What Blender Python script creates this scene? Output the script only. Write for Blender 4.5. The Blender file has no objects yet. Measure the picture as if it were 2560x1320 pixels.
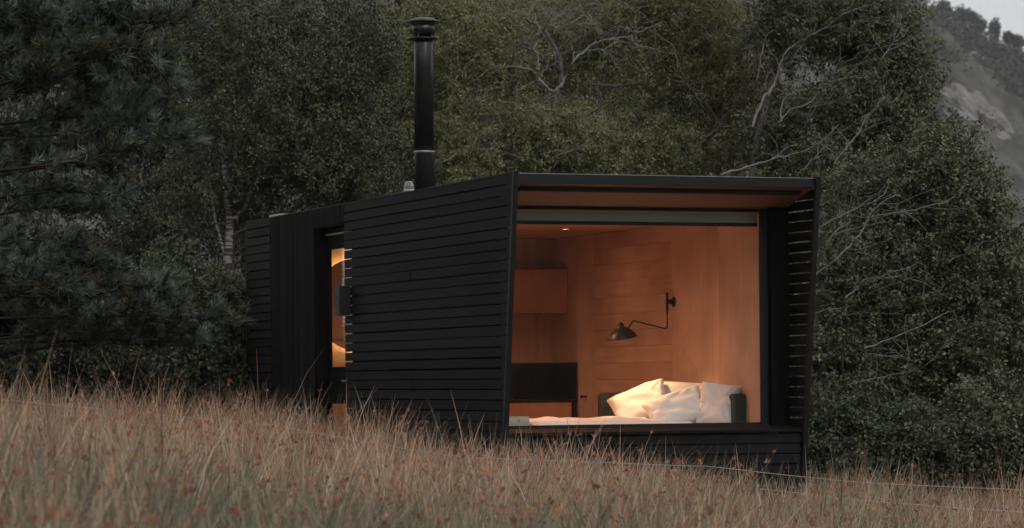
import bpy, math, random
import numpy as np
from mathutils import Vector, Matrix, noise

random.seed(7)
RNG = np.random.default_rng(11)
S = bpy.context.scene
COL = S.collection
PI = math.pi

# ------------------------------------------------------------------ camera, sky, sun, exposure
EYE = 1.5                       # eye height over the z = 0 datum
FPX = 7666.0                    # focal length in pixels of the 2560 wide photograph
ROLL = 0.00856
CX, CY = 1280.0, 949.0          # principal point
cam_d = bpy.data.cameras.new('camera'); cam = bpy.data.objects.new('camera', cam_d); COL.objects.link(cam)
cam.location = (0, 0, EYE); cam.rotation_euler = (PI/2, ROLL, 0)
cam_d.sensor_width = 36; cam_d.lens = FPX/2560*36; cam_d.shift_y = (CY-660)/2560
cam_d.clip_start = 0.1; cam_d.clip_end = 6000
cam_d.dof.use_dof = True; cam_d.dof.focus_distance = 30.5; cam_d.dof.aperture_fstop = 4.0
S.camera = cam

world = bpy.data.worlds.new('World'); S.world = world; world.use_nodes = True
nt = world.node_tree; nt.nodes.clear()
w_out = nt.nodes.new('ShaderNodeOutputWorld'); bg = nt.nodes.new('ShaderNodeBackground')
sky = nt.nodes.new('ShaderNodeTexSky'); sky.sky_type = 'NISHITA'; sky.sun_disc = False
SUN_EL, SUN_AZ = math.radians(38), math.radians(150)      # azimuth clockwise from +Y: behind the camera, to the right
sky.sun_elevation = SUN_EL; sky.sun_rotation = SUN_AZ
sky.air_density = 1.0; sky.dust_density = 4.0
hs = nt.nodes.new('ShaderNodeHueSaturation'); hs.inputs['Saturation'].default_value = 0.12; hs.inputs['Value'].default_value = 0.4
mx = nt.nodes.new('ShaderNodeMixRGB'); mx.inputs[0].default_value = 0.85     # a closed cloud layer under that sky
mx.inputs[2].default_value = (8.3, 8.4, 8.6, 1)
nt.links.new(sky.outputs[0], hs.inputs['Color']); nt.links.new(hs.outputs[0], mx.inputs[1])
nt.links.new(mx.outputs[0], bg.inputs['Color']); bg.inputs['Strength'].default_value = 0.10
nt.links.new(bg.outputs[0], w_out.inputs['Surface'])

sun_d = bpy.data.lights.new('sun', 'SUN'); sun = bpy.data.objects.new('sun', sun_d); COL.objects.link(sun)
sun_d.energy = 1.1; sun_d.angle = math.radians(30); sun_d.color = (1.0, 0.96, 0.91)
sdir = Vector((math.sin(SUN_AZ)*math.cos(SUN_EL), math.cos(SUN_AZ)*math.cos(SUN_EL), math.sin(SUN_EL)))
sun.rotation_euler = sdir.to_track_quat('Z', 'Y').to_euler()

S.view_settings.view_transform = 'Standard'; S.view_settings.look = 'None'
S.view_settings.exposure = 0.0; S.view_settings.gamma = 1.0; S.view_settings.use_curve_mapping = False
try:
    S.cycles.use_denoising = True; S.cycles.use_adaptive_sampling = True; S.cycles.adaptive_threshold = 0.03
    S.cycles.max_bounces = 6; S.cycles.diffuse_bounces = 3; S.cycles.glossy_bounces = 3; S.cycles.transmission_bounces = 3; S.cycles.transparent_max_bounces = 12; S.cycles.volume_bounces = 0
    S.cycles.sample_clamp_indirect = 4.0
except Exception:
    pass

def P(px, py, Y):
    """a point of the place at depth Y on the line of sight through photograph pixel (px, py)"""
    dx, dy = (px-CX)/FPX, (CY-py)/FPX
    c, s = math.cos(ROLL), math.sin(ROLL)
    return Vector(((c*dx+s*dy)*Y, Y, EYE+(-s*dx+c*dy)*Y))

# ------------------------------------------------------------------ materials
def new_mat(name):
    m = bpy.data.materials.new(name); m.use_nodes = True
    b = m.node_tree.nodes['Principled BSDF']
    return m, m.node_tree, b

def plain(name, col, rough=0.5, metal=0.0, spec=0.5, bump=0.0, scale=60, var=0.25):
    m, t, b = new_mat(name)
    n = t.nodes.new('ShaderNodeTexNoise'); n.inputs['Scale'].default_value = scale; n.inputs['Detail'].default_value = 5
    co = t.nodes.new('ShaderNodeTexCoord'); t.links.new(co.outputs['Object'], n.inputs['Vector'])
    r = t.nodes.new('ShaderNodeMixRGB'); r.inputs[1].default_value = (*[c*(1-var) for c in col], 1); r.inputs[2].default_value = (*[min(1, c*(1+var)) for c in col], 1)
    t.links.new(n.outputs[0], r.inputs[0]); t.links.new(r.outputs[0], b.inputs['Base Color'])
    b.inputs['Roughness'].default_value = rough; b.inputs['Metallic'].default_value = metal
    b.inputs['Specular IOR Level'].default_value = spec
    if bump:
        bp = t.nodes.new('ShaderNodeBump'); bp.inputs['Strength'].default_value = bump; bp.inputs['Distance'].default_value = 0.01
        t.links.new(n.outputs[0], bp.inputs['Height']); t.links.new(bp.outputs[0], b.inputs['Normal'])
    return m

def wood(name, dark, light, scale, rough=0.6, bump=0.3, knots=False, spec=0.4, tones=(.82, 1.15)):
    """grain stretched along one local axis; every piece takes its own shift and tone"""
    m, t, b = new_mat(name)
    co = t.nodes.new('ShaderNodeTexCoord'); inf = t.nodes.new('ShaderNodeObjectInfo')
    mul = t.nodes.new('ShaderNodeMath'); mul.operation = 'MULTIPLY'; mul.inputs[1].default_value = 37.0
    t.links.new(inf.outputs['Random'], mul.inputs[0])
    add = t.nodes.new('ShaderNodeVectorMath'); add.operation = 'ADD'
    t.links.new(co.outputs['Object'], add.inputs[0]); t.links.new(mul.outputs[0], add.inputs[1])
    mp = t.nodes.new('ShaderNodeMapping'); mp.inputs['Scale'].default_value = scale
    t.links.new(add.outputs[0], mp.inputs['Vector'])
    n = t.nodes.new('ShaderNodeTexNoise'); n.inputs['Scale'].default_value = 1.0; n.inputs['Detail'].default_value = 7; n.inputs['Roughness'].default_value = 0.65; n.inputs['Distortion'].default_value = 0.6
    t.links.new(mp.outputs[0], n.inputs['Vector'])
    n2 = t.nodes.new('ShaderNodeTexNoise'); n2.inputs['Scale'].default_value = 1.3; n2.inputs['Detail'].default_value = 3
    t.links.new(add.outputs[0], n2.inputs['Vector'])
    ramp = t.nodes.new('ShaderNodeValToRGB')
    ramp.color_ramp.elements[0].position = 0.32; ramp.color_ramp.elements[0].color = (*dark, 1)
    ramp.color_ramp.elements[1].position = 0.68; ramp.color_ramp.elements[1].color = (*light, 1)
    if max(light) < .02:
        w3 = ramp.color_ramp.elements.new(.80); w3.color = (light[0]*3.2, light[1]*3.1, light[2]*3.1, 1)
    t.links.new(n.outputs[0], ramp.inputs[0])
    tone = t.nodes.new('ShaderNodeMapRange'); tone.inputs[3].default_value = tones[0]; tone.inputs[4].default_value = tones[1]
    t.links.new(inf.outputs['Random'], tone.inputs[0])
    tm = t.nodes.new('ShaderNodeMapRange'); tm.inputs[1].default_value = 0.3; tm.inputs[2].default_value = 0.7; tm.inputs[3].default_value = 0.8; tm.inputs[4].default_value = 1.2
    t.links.new(n2.outputs[0], tm.inputs[0])
    mm = t.nodes.new('ShaderNodeMath'); mm.operation = 'MULTIPLY'; t.links.new(tone.outputs[0], mm.inputs[0]); t.links.new(tm.outputs[0], mm.inputs[1])
    hsv = t.nodes.new('ShaderNodeHueSaturation'); t.links.new(mm.outputs[0], hsv.inputs['Value']); t.links.new(ramp.outputs[0], hsv.inputs['Color'])
    last = hsv.outputs[0]
    if knots:
        vo = t.nodes.new('ShaderNodeTexVoronoi'); vo.inputs['Scale'].default_value = 7.0; t.links.new(add.outputs[0], vo.inputs['Vector'])
        lt = t.nodes.new('ShaderNodeMath'); lt.operation = 'LESS_THAN'; lt.inputs[1].default_value = 0.035; t.links.new(vo.outputs['Distance'], lt.inputs[0])
        sc = t.nodes.new('ShaderNodeMath'); sc.operation = 'MULTIPLY'; sc.inputs[1].default_value = 0.6; t.links.new(lt.outputs[0], sc.inputs[0])
        kx = t.nodes.new('ShaderNodeMixRGB'); kx.inputs[2].default_value = (dark[0]*.4, dark[1]*.35, dark[2]*.3, 1)
        t.links.new(sc.outputs[0], kx.inputs[0]); t.links.new(last, kx.inputs[1]); last = kx.outputs[0]
    t.links.new(last, b.inputs['Base Color'])
    b.inputs['Roughness'].default_value = rough; b.inputs['Specular IOR Level'].default_value = spec
    bp = t.nodes.new('ShaderNodeBump'); bp.inputs['Strength'].default_value = bump; bp.inputs['Distance'].default_value = 0.004
    t.links.new(n.outputs[0], bp.inputs['Height']); t.links.new(bp.outputs[0], b.inputs['Normal'])
    return m

def attr_mat(name, rough=0.5, spec=0.4, trans=0.0, gain=1.0):
    """colour of each leaf or blade from the mesh's own colour attribute"""
    m, t, b = new_mat(name)
    a = t.nodes.new('ShaderNodeAttribute'); a.attribute_name = 'Col'
    t.links.new(a.outputs['Color'], b.inputs['Base Color'])
    b.inputs['Roughness'].default_value = rough; b.inputs['Specular IOR Level'].default_value = spec
    if trans:
        tr = t.nodes.new('ShaderNodeBsdfTranslucent'); t.links.new(a.outputs['Color'], tr.inputs['Color'])
        mixs = t.nodes.new('ShaderNodeMixShader'); mixs.inputs[0].default_value = trans
        o = t.nodes['Material Output']
        t.links.new(b.outputs[0], mixs.inputs[1]); t.links.new(tr.outputs[0], mixs.inputs[2]); t.links.new(mixs.outputs[0], o.inputs['Surface'])
    return m

def emit(name, col, strength):
    m, t, b = new_mat(name)
    b.inputs['Base Color'].default_value = (0.8, 0.8, 0.8, 1)
    b.inputs['Emission Color'].default_value = (*col, 1); b.inputs['Emission Strength'].default_value = strength
    return m

def glass_mat(name):
    m = bpy.data.materials.new(name); m.use_nodes = True; t = m.node_tree; t.nodes.clear()
    o = t.nodes.new('ShaderNodeOutputMaterial'); mixs = t.nodes.new('ShaderNodeMixShader')
    f = t.nodes.new('ShaderNodeFresnel')
    ge = t.nodes.new('ShaderNodeNewGeometry'); ri = t.nodes.new('ShaderNodeMapRange')      # same index met from either side of the thin pane
    ri.inputs[3].default_value = 1.42; ri.inputs[4].default_value = 1/1.42
    t.links.new(ge.outputs['Backfacing'], ri.inputs[0]); t.links.new(ri.outputs[0], f.inputs['IOR'])
    tr = t.nodes.new('ShaderNodeBsdfTransparent'); tr.inputs['Color'].default_value = (0.95, 0.97, 0.96, 1)
    g = t.nodes.new('ShaderNodeBsdfGlossy'); g.inputs['Roughness'].default_value = 0.02
    t.links.new(f.outputs[0], mixs.inputs[0]); t.links.new(tr.outputs[0], mixs.inputs[1]); t.links.new(g.outputs[0], mixs.inputs[2])
    t.links.new(mixs.outputs[0], o.inputs['Surface'])
    return m

M = {}
M['plank'] = wood('black_stained_plank', (0.0025, 0.0025, 0.0027), (0.0090, 0.0087, 0.0088), (9, 0.8, 60), 0.72, 0.9, False, 0.18, (.5, 1.7))
M['plank_u'] = wood('black_stained_plank_across', (0.0025, 0.0025, 0.0027), (0.0090, 0.0087, 0.0088), (0.8, 9, 60), 0.72, 0.9, False, 0.18, (.5, 1.7))
M['board'] = wood('black_stained_board', (0.0025, 0.0025, 0.0027), (0.0090, 0.0087, 0.0088), (50, 50, 0.8), 0.85, 0.9, False, 0.10, (.5, 1.6))
M['metal'] = plain('black_coated_metal', (0.006, 0.006, 0.0065), 0.5, 0, 0.3, 0.02, 30)
M['flue'] = plain('glossy_black_flue', (0.010, 0.010, 0.011), 0.27, 0, 0.5, 0.015, 12)
M['flash'] = plain('grey_metal_flashing', (0.30, 0.31, 0.32), 0.4, 0.6)
M['void'] = plain('dark_backing', (0.004, 0.004, 0.004), 0.9, 0, 0.1)
M['ply_v'] = wood('plywood_upright', (0.47, 0.325, 0.235), (0.56, 0.40, 0.30), (30, 30, 0.7), 0.5, 0.06, True, 0.35, (.95, 1.05))
M['ply_h'] = wood('plywood_lying', (0.44, 0.30, 0.215), (0.53, 0.375, 0.28), (8, 0.6, 30), 0.5, 0.06, False, 0.35, (.95, 1.05))
M['ply_c'] = wood('plywood_ceiling', (0.46, 0.315, 0.225), (0.54, 0.385, 0.285), (12, 0.6, 12), 0.5, 0.08, False, 0.35)
M['cab'] = wood('oak_cabinet', (0.42, 0.25, 0.15), (0.50, 0.31, 0.20), (25, 25, 1.0), 0.45, 0.08, False, 0.4)
M['black'] = plain('matt_black_worktop', (0.010, 0.010, 0.010), 0.32, 0, 0.5)
M['lampblk'] = plain('satin_black_lamp', (0.012, 0.011, 0.010), 0.42, 0, 0.4)
M['linen'] = plain('white_linen', (0.74, 0.74, 0.76), 0.85, 0, 0.15, 0.25, 160, 0.04)
M['duvet'] = plain('white_duvet', (0.70, 0.69, 0.70), 0.85, 0, 0.15, 0.3, 60, 0.05)
M['felt'] = plain('grey_green_upholstery', (0.055, 0.062, 0.058), 0.95, 0, 0.1, 0.6, 320, 0.35)
M['felt_tan'] = plain('brown_upholstery', (0.20, 0.16, 0.12), 0.95, 0, 0.1, 0.6, 320, 0.35)
M['floor'] = wood('oak_floor', (0.25, 0.14, 0.08), (0.34, 0.2, 0.12), (8, 0.6, 8), 0.5, 0.1)
M['blind'] = plain('grey_blind_cloth', (0.50, 0.51, 0.49), 0.9, 0, 0.1, 0.1, 400, 0.06)
M['glass'] = glass_mat('window_glass')
M['mirror'] = plain('mirror_silver', (0.72, 0.70, 0.68), 0.05, 1.0, 0.5, 0, 5, 0.02)
M['boxm'] = plain('slate_box_finish', (0.020, 0.021, 0.022), 0.55, 0, 0.4)
M['mark'] = plain('pale_print', (0.10, 0.11, 0.13), 0.6)
M['paper'] = plain('page_edges', (0.50, 0.49, 0.42), 0.9, 0, 0.1, 0.3, 200, 0.12)
M['cover_grey'] = plain('grey_book_cover', (0.20, 0.19, 0.18), 0.6)
M['cover_blue'] = plain('pale_blue_book_cover', (0.36, 0.42, 0.45), 0.6)
M['white'] = plain('white_plastic', (0.62, 0.62, 0.60), 0.5)
M['bulb'] = emit('warm_bulb', (1.0, 0.50, 0.22), 90.0)
M['led'] = emit('warm_led_strip', (1.0, 0.60, 0.24), 30.0)
M['spotled'] = emit('downlight_lens', (1.0, 0.72, 0.42), 30.0)
M['wire'] = plain('galvanised_wire', (0.42, 0.42, 0.42), 0.45, 0.5)
M['post'] = wood('weathered_post', (0.05, 0.045, 0.04), (0.11, 0.10, 0.09), (30, 30, 1), 0.9, 0.6)
M['bark'] = plain('grey_bark', (0.105, 0.098, 0.09), 0.9, 0, 0.15, 0.7, 22, 0.45)
M['bark_dark'] = plain('dark_bark', (0.030, 0.026, 0.022), 0.95, 0, 0.1, 0.7, 22, 0.4)
M['bark_pale'] = plain('lichen_pale_bark', (0.205, 0.198, 0.186), 0.9, 0, 0.15, 0.7, 40, 0.5)
M['leaf'] = attr_mat('leaf', 0.48, 0.4, 0.18)
M['needle'] = attr_mat('needle', 0.5, 0.4, 0.1)
M['blade'] = attr_mat('rush_blade', 0.6, 0.25, 0.25)

def birch_bark():
    m, t, b = new_mat('birch_bark')
    co = t.nodes.new('ShaderNodeTexCoord'); mp = t.nodes.new('ShaderNodeMapping'); mp.inputs['Scale'].default_value = (4, 4, 26)
    t.links.new(co.outputs['Object'], mp.inputs[0])
    n = t.nodes.new('ShaderNodeTexNoise'); n.inputs['Scale'].default_value = 1.2; n.inputs['Detail'].default_value = 5; t.links.new(mp.outputs[0], n.inputs['Vector'])
    r = t.nodes.new('ShaderNodeValToRGB'); r.color_ramp.elements[0].position = 0.42; r.color_ramp.elements[0].color = (0.035, 0.03, 0.027, 1)
    r.color_ramp.elements[1].position = 0.56; r.color_ramp.elements[1].color = (0.27, 0.25, 0.23, 1)
    t.links.new(n.outputs[0], r.inputs[0]); t.links.new(r.outputs[0], b.inputs['Base Color']); b.inputs['Roughness'].default_value = 0.8
    return m
M['birch'] = birch_bark()

# ------------------------------------------------------------------ object helpers
def tag(o, label=None, cat=None, group=None, kind=None):
    if label: o['label'] = label
    if cat: o['category'] = cat
    if group: o['group'] = group
    if kind: o['kind'] = kind
    return o

def empty(name, loc, rz=0.0):
    o = bpy.data.objects.new(name, None); COL.objects.link(o); o.location = loc; o.rotation_euler = (0, 0, rz)
    o.empty_display_size = 0.2
    return o

def link(name, me, mat, parent=None):
    o = bpy.data.objects.new(name, me); COL.objects.link(o)
    if mat is not None and not me.materials: me.materials.append(mat)
    if parent is not None: o.parent = parent
    return o

class MB:
    """collects shapes in one mesh"""
    def __init__(s): s.v = []; s.f = []; s.sm = []
    def add(s, v, f, smooth=False):
        k = len(s.v); s.v += [tuple(p) for p in v]; s.f += [tuple(i+k for i in q) for q in f]; s.sm += [smooth]*len(f); return s
    def hexa(s, c8):
        return s.add(c8, [(0,3,2,1),(4,5,6,7),(0,1,5,4),(1,2,6,5),(2,3,7,6),(3,0,4,7)])
    def box(s, x0, x1, y0, y1, z0, z1):
        return s.hexa([(x0,y0,z0),(x1,y0,z0),(x1,y1,z0),(x0,y1,z0),(x0,y0,z1),(x1,y0,z1),(x1,y1,z1),(x0,y1,z1)])
    def lathe(s, prof, n=24, center=(0,0,0), smooth=True, cap=True):
        cx, cy, cz = center; v = []; f = []
        for r, z in prof:
            for i in range(n):
                a = 2*PI*i/n; v.append((cx+r*math.cos(a), cy+r*math.sin(a), cz+z))
        for j in range(len(prof)-1):
            for i in range(n):
                f.append((j*n+i, j*n+(i+1)%n, (j+1)*n+(i+1)%n, (j+1)*n+i))
        s.add(v, f, smooth)
        if cap:
            k = len(s.v)-len(v); s.f.append(tuple(k+i for i in range(n))[::-1]); s.f.append(tuple(k+(len(prof)-1)*n+i for i in range(n))); s.sm += [False, False]
        return s
    def tube(s, pts, rad, n=8, smooth=True):
        pts = [Vector(p) for p in pts]
        if not isinstance(rad, (list, tuple)): rad = [rad]*len(pts)
        v = []; f = []; prev = None
        for i, p in enumerate(pts):
            d = (pts[min(i+1, len(pts)-1)]-pts[max(i-1, 0)])
            if d.length < 1e-9: d = Vector((0,0,1))
            d.normalize()
            a = prev if prev is not None else (Vector((0,0,1)) if abs(d.z) < .9 else Vector((1,0,0)))
            b = d.cross(a); b.normalize(); a = b.cross(d); a.normalize(); prev = a
            for k in range(n):
                t = 2*PI*k/n; v.append(p+(a*math.cos(t)+b*math.sin(t))*rad[i])
        for j in range(len(pts)-1):
            for k in range(n): f.append((j*n+k, j*n+(k+1)%n, (j+1)*n+(k+1)%n, (j+1)*n+k))
        f.append(tuple(range(n))[::-1]); f.append(tuple((len(pts)-1)*n+k for k in range(n)))
        return s.add(v, f, smooth)
    def build(s, name, mat, parent=None, bevel=0.0):
        me = bpy.data.meshes.new(name); me.from_pydata(s.v, [], s.f)
        me.polygons.foreach_set('use_smooth', s.sm); me.update()
        o = link(name, me, mat, parent)
        if bevel:
            b = o.modifiers.new('edge', 'BEVEL'); b.width = bevel; b.segments = 2; b.limit_method = 'ANGLE'
        return o

def box(name, mat, parent, x0, x1, y0, y1, z0, z1, bevel=0.0):
    return MB().box(min(x0,x1), max(x0,x1), min(y0,y1), max(y0,y1), min(z0,z1), max(z0,z1)).build(name, mat, parent, bevel)

def np_mesh(name, verts, faces, cols=None, mat=None, parent=None, smooth=False):
    """quads or triangles (one kind) from arrays"""
    me = bpy.data.meshes.new(name); nv, nf, k = len(verts), len(faces), faces.shape[1]
    me.vertices.add(nv); me.vertices.foreach_set('co', np.ascontiguousarray(verts, dtype=np.float32).ravel())
    me.loops.add(nf*k); me.loops.foreach_set('vertex_index', np.ascontiguousarray(faces, dtype=np.int32).ravel())
    me.polygons.add(nf); me.polygons.foreach_set('loop_start', np.arange(0, nf*k, k, dtype=np.int32))
    try: me.polygons.foreach_set('loop_total', np.full(nf, k, dtype=np.int32))
    except Exception: pass
    if smooth: me.polygons.foreach_set('use_smooth', np.ones(nf, dtype=bool))
    me.update(calc_edges=True)
    if cols is not None:
        a = me.color_attributes.new('Col', 'FLOAT_COLOR', 'POINT')
        c = np.ones((nv, 4), dtype=np.float32); c[:, :3] = cols; a.data.foreach_set('color', c.ravel())
    return link(name, me, mat, parent)

# ------------------------------------------------------------------ the ground
def gz(x, y):
    """ground height: the field falls away to the right"""
    x = np.asarray(x, dtype=float); y = np.asarray(y, dtype=float)
    h = -1.36-0.78*np.tanh(x/7.0)
    h = h+0.05*np.sin(x*1.3+y*0.7)+0.04*np.sin(x*2.9-y*1.1+1.0)
    near = np.clip((y-60)/300, 0, 1)
    return EYE+h*(1-near)+(-6.0)*near

def build_ground():
    xs = np.concatenate([[-3000,-1200,-500,-200,-90,-40,-25], np.linspace(-16, 16, 81), [25,40,90,200,500,1200,3000]])
    ys = np.concatenate([[-300,-60,-20], np.linspace(-6, 66, 145), [80,110,160,250,400,700,1500,5000]])
    X, Y = np.meshgrid(xs, ys); Z = gz(X, Y)
    V = np.stack([X, Y, Z], -1).reshape(-1, 3); nx, ny = len(xs), len(ys)
    i = np.arange(ny-1)[:, None]*nx+np.arange(nx-1)[None, :]; i = i.ravel()
    F = np.stack([i, i+1, i+nx+1, i+nx], 1)
    m, t, b = new_mat('field_soil_and_moss')
    co = t.nodes.new('ShaderNodeTexCoord'); n = t.nodes.new('ShaderNodeTexNoise'); n.inputs['Scale'].default_value = 0.9; n.inputs['Detail'].default_value = 8
    t.links.new(co.outputs['Object'], n.inputs['Vector'])
    r = t.nodes.new('ShaderNodeValToRGB'); r.color_ramp.elements[0].position = .35; r.color_ramp.elements[0].color = (0.06, 0.055, 0.03, 1)
    r.color_ramp.elements[1].position = .65; r.color_ramp.elements[1].color = (0.12, 0.11, 0.06, 1)
    t.links.new(n.outputs[0], r.inputs[0]); t.links.new(r.outputs[0], b.inputs['Base Color']); b.inputs['Roughness'].default_value = 0.95
    o = np_mesh('ground', V, F, None, m, None, True); tag(o, kind='structure')
build_ground()

# ------------------------------------------------------------------ the far hill
def ridge(X):
    base = 104.5-0.54*(X-118.6)
    base = np.where(X < 60, 104.5+0.54*58.6+0.25*(60-X), base)
    return np.clip(base, 3, 175)
def hill_pt(X, t):
    Y = 560+300*t+0.12*X
    Z = EYE-6+(ridge(X)+6)*np.power(np.clip(t, 0, 1), 0.85)
    return Y, Z
def build_hill():
    xs = np.linspace(-260, 340, 241); ts = np.linspace(0, 1.0, 91)
    X, T = np.meshgrid(xs, ts); Y, Z = hill_pt(X, T)
    n1 = np.array([noise.fractal(Vector((x*0.03, t*4.0, 2.0)), 0.9, 2.1, 5) for x, t in zip(X.ravel(), T.ravel())]).reshape(X.shape)
    n2 = np.array([noise.fractal(Vector((x*.11, t*14.0, 5.0)), .8, 2.2, 4) for x, t in zip(X.ravel(), T.ravel())]).reshape(X.shape)
    Z = Z+(n1*5.0+n2*1.6)*np.clip(T*4, 0, 1)*np.clip((1-T)*8+0.25, 0, 1); Y = Y-n1*8-n2*4
    V = np.stack([X, Y, Z], -1).reshape(-1, 3)
    # the far side goes down again behind the ridge
    Vb = np.stack([xs, hill_pt(xs, 1.0)[0]+220, np.full_like(xs, EYE-8)], -1)
    V = np.vstack([V, Vb]); nx = len(xs); ny = len(ts)+1
    i = (np.arange(ny-1)[:, None]*nx+np.arange(nx-1)[None, :]).ravel()
    F = np.stack([i, i+1, i+nx+1, i+nx], 1)
    m, t, b = new_mat('hillside_turf_and_bracken')
    co = t.nodes.new('ShaderNodeTexCoord')
    n = t.nodes.new('ShaderNodeTexNoise'); n.inputs['Scale'].default_value = 0.07; n.inputs['Detail'].default_value = 9; n.inputs['Roughness'].default_value = 0.62
    t.links.new(co.outputs['Object'], n.inputs['Vector'])
    r = t.nodes.new('ShaderNodeValToRGB'); e = r.color_ramp.elements
    e[0].position = .38; e[0].color = (0.036, 0.036, 0.032, 1); e[1].position = .62; e[1].color = (0.115, 0.110, 0.098, 1)
    q = e.new(.5); q.color = (0.066, 0.066, 0.052, 1); q = e.new(.68); q.color = (0.21, 0.205, 0.20, 1)
    t.links.new(n.outputs[0], r.inputs[0]); t.links.new(r.outputs[0], b.inputs['Base Color']); b.inputs['Roughness'].default_value = 1.0
    b.inputs['Specular IOR Level'].default_value = 0.1
    n3 = t.nodes.new('ShaderNodeTexNoise'); n3.inputs['Scale'].default_value = 0.5; n3.inputs['Detail'].default_value = 6; t.links.new(co.outputs['Object'], n3.inputs['Vector'])
    bp = t.nodes.new('ShaderNodeBump'); bp.inputs['Strength'].default_value = 0.8; bp.inputs['Distance'].default_value = 1.2
    t.links.new(n3.outputs[0], bp.inputs['Height']); t.links.new(bp.outputs[0], b.inputs['Normal'])
    tag(np_mesh('hill', V, F, None, m, None, True), kind='structure')
build_hill()
def build_added_slope():
    """a dark wooded slope added out of view, behind and beside the viewer"""
    na, nr = 120, 24; v = []
    for j in range(nr):
        for i in range(na):
            az = math.radians(72+216*i/(na-1)); t = j/(nr-1); r = 95+190*t
            x, y = r*math.sin(az), r*math.cos(az)
            h = 78*(t**1.1)*(.8+.25*noise.noise(Vector((az*2.1, 3.0, t))))+3.5*noise.noise(Vector((x*.06, y*.06, 1)))*min(1, t*5)
            v.append((x, y, EYE-6+h+3*t))
    i = (np.arange(nr-1)[:, None]*na+np.arange(na-1)[None, :]).ravel()
    F = np.stack([i, i+1, i+na+1, i+na], 1)
    m, t, b = new_mat('added_dark_slope')
    co = t.nodes.new('ShaderNodeTexCoord'); n = t.nodes.new('ShaderNodeTexNoise'); n.inputs['Scale'].default_value = .12; n.inputs['Detail'].default_value = 9
    t.links.new(co.outputs['Object'], n.inputs['Vector']); r = t.nodes.new('ShaderNodeValToRGB'); e = r.color_ramp.elements
    e[0].position = .4; e[0].color = (.018, .022, .013, 1); e[1].position = .65; e[1].color = (.06, .062, .034, 1)
    t.links.new(n.outputs[0], r.inputs[0]); t.links.new(r.outputs[0], b.inputs['Base Color']); b.inputs['Roughness'].default_value = 1
    tag(np_mesh('hill', np.array(v), F, None, m, None, True), kind='structure')  # unseen slope, put in so the pane and black walls stay dark
build_added_slope()

# ------------------------------------------------------------------ leaves and trees
def leaf_quads(C, A, N, L, W):
    """rhombic leaves: centre C, long axis A, facing N"""
    B = np.cross(A, N); B /= np.linalg.norm(B, axis=1, keepdims=True)+1e-9
    Nn = np.cross(B, A)
    L = L[:, None]; W = W[:, None]
    v = np.stack([C-A*L*.5, C+B*W*.5+Nn*W*.12-A*L*.06, C+A*L*.5, C-B*W*.5+Nn*W*.12-A*L*.06], 1)
    n = len(C); F = np.arange(n*4).reshape(n, 4)
    return v.reshape(-1, 3), F

def rand_dir(n, rng, zscale=1.0):
    d = rng.normal(size=(n, 3)); d[:, 2] *= zscale
    return d/(np.linalg.norm(d, axis=1, keepdims=True)+1e-9)

def spray(targets, scales, per, rng, size, aspect, pal, droop=0.35, spread=0.30, twig=0.32):
    """leaves set along short twigs that leave each target"""
    T = np.asarray(targets); sc = np.asarray(scales)
    nt_ = 7
    cnt = np.maximum(1, (per/sc**1.7/nt_)).astype(int)
    Cs, As, Ns, Ls, Ws, Cl = [], [], [], [], [], []
    for k in range(nt_):
        idx = np.repeat(np.arange(len(T)), cnt)
        d = rand_dir(len(T), rng, 0.7); d[:, 2] -= droop*rng.random(len(T)); d /= np.linalg.norm(d, axis=1, keepdims=True)
        o = T+rng.normal(size=T.shape)*spread*0.55*np.minimum(sc, 1.6)[:, None]
        n = len(idx); u = rng.random(n)*twig*np.minimum(sc, 1.6)[idx]
        c = o[idx]+d[idx]*u[:, None]; c[:, 2] -= droop*u*u*1.2
        c += rng.normal(size=c.shape)*0.035*sc[idx][:, None]
        a = d[idx]*0.6+rand_dir(n, rng)*0.8; a[:, 2] -= droop*0.6; a /= np.linalg.norm(a, axis=1, keepdims=True)
        nn = rand_dir(n, rng)*0.75; nn[:, 2] += 0.75; nn[:, 1] -= 0.25
        nn /= np.linalg.norm(nn, axis=1, keepdims=True)
        l = size*(0.65+0.7*rng.random(n))*sc[idx]
        tone = (0.75+0.5*rng.random(len(T)))[idx]*(0.75+0.5*rng.random(n))
        pi_ = rng.choice(len(pal), size=n, p=[p[1] for p in pal])
        col = np.array([p[0] for p in pal])[pi_]*tone[:, None]
        Cs.append(c); As.append(a); Ns.append(nn); Ls.append(l); Ws.append(l*aspect*(0.8+0.4*rng.random(n))); Cl.append(col)
    C, A, N, L, W, Cc = map(np.concatenate, (Cs, As, Ns, Ls, Ws, Cl))
    V, F = leaf_quads(C, A, N, L, W)
    return V, F, np.repeat(Cc, 4, axis=0)

def catmull(pts, k=4):
    pts = [Vector(p) for p in pts]
    if len(pts) < 3: return [pts[0].lerp(pts[-1], i/(k*1.0)) for i in range(k+1)]
    q = [pts[0]*2-pts[1]]+pts+[pts[-1]*2-pts[-2]]; out = []
    for i in range(1, len(q)-2):
        a, b, c, d = q[i-1:i+3]
        for j in range(k):
            t = j/k
            out.append(0.5*((2*b)+(c-a)*t+(2*a-5*b+4*c-d)*t*t+(3*b-a-3*c+d)*t**3))
    out.append(pts[-1]); return out

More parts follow.
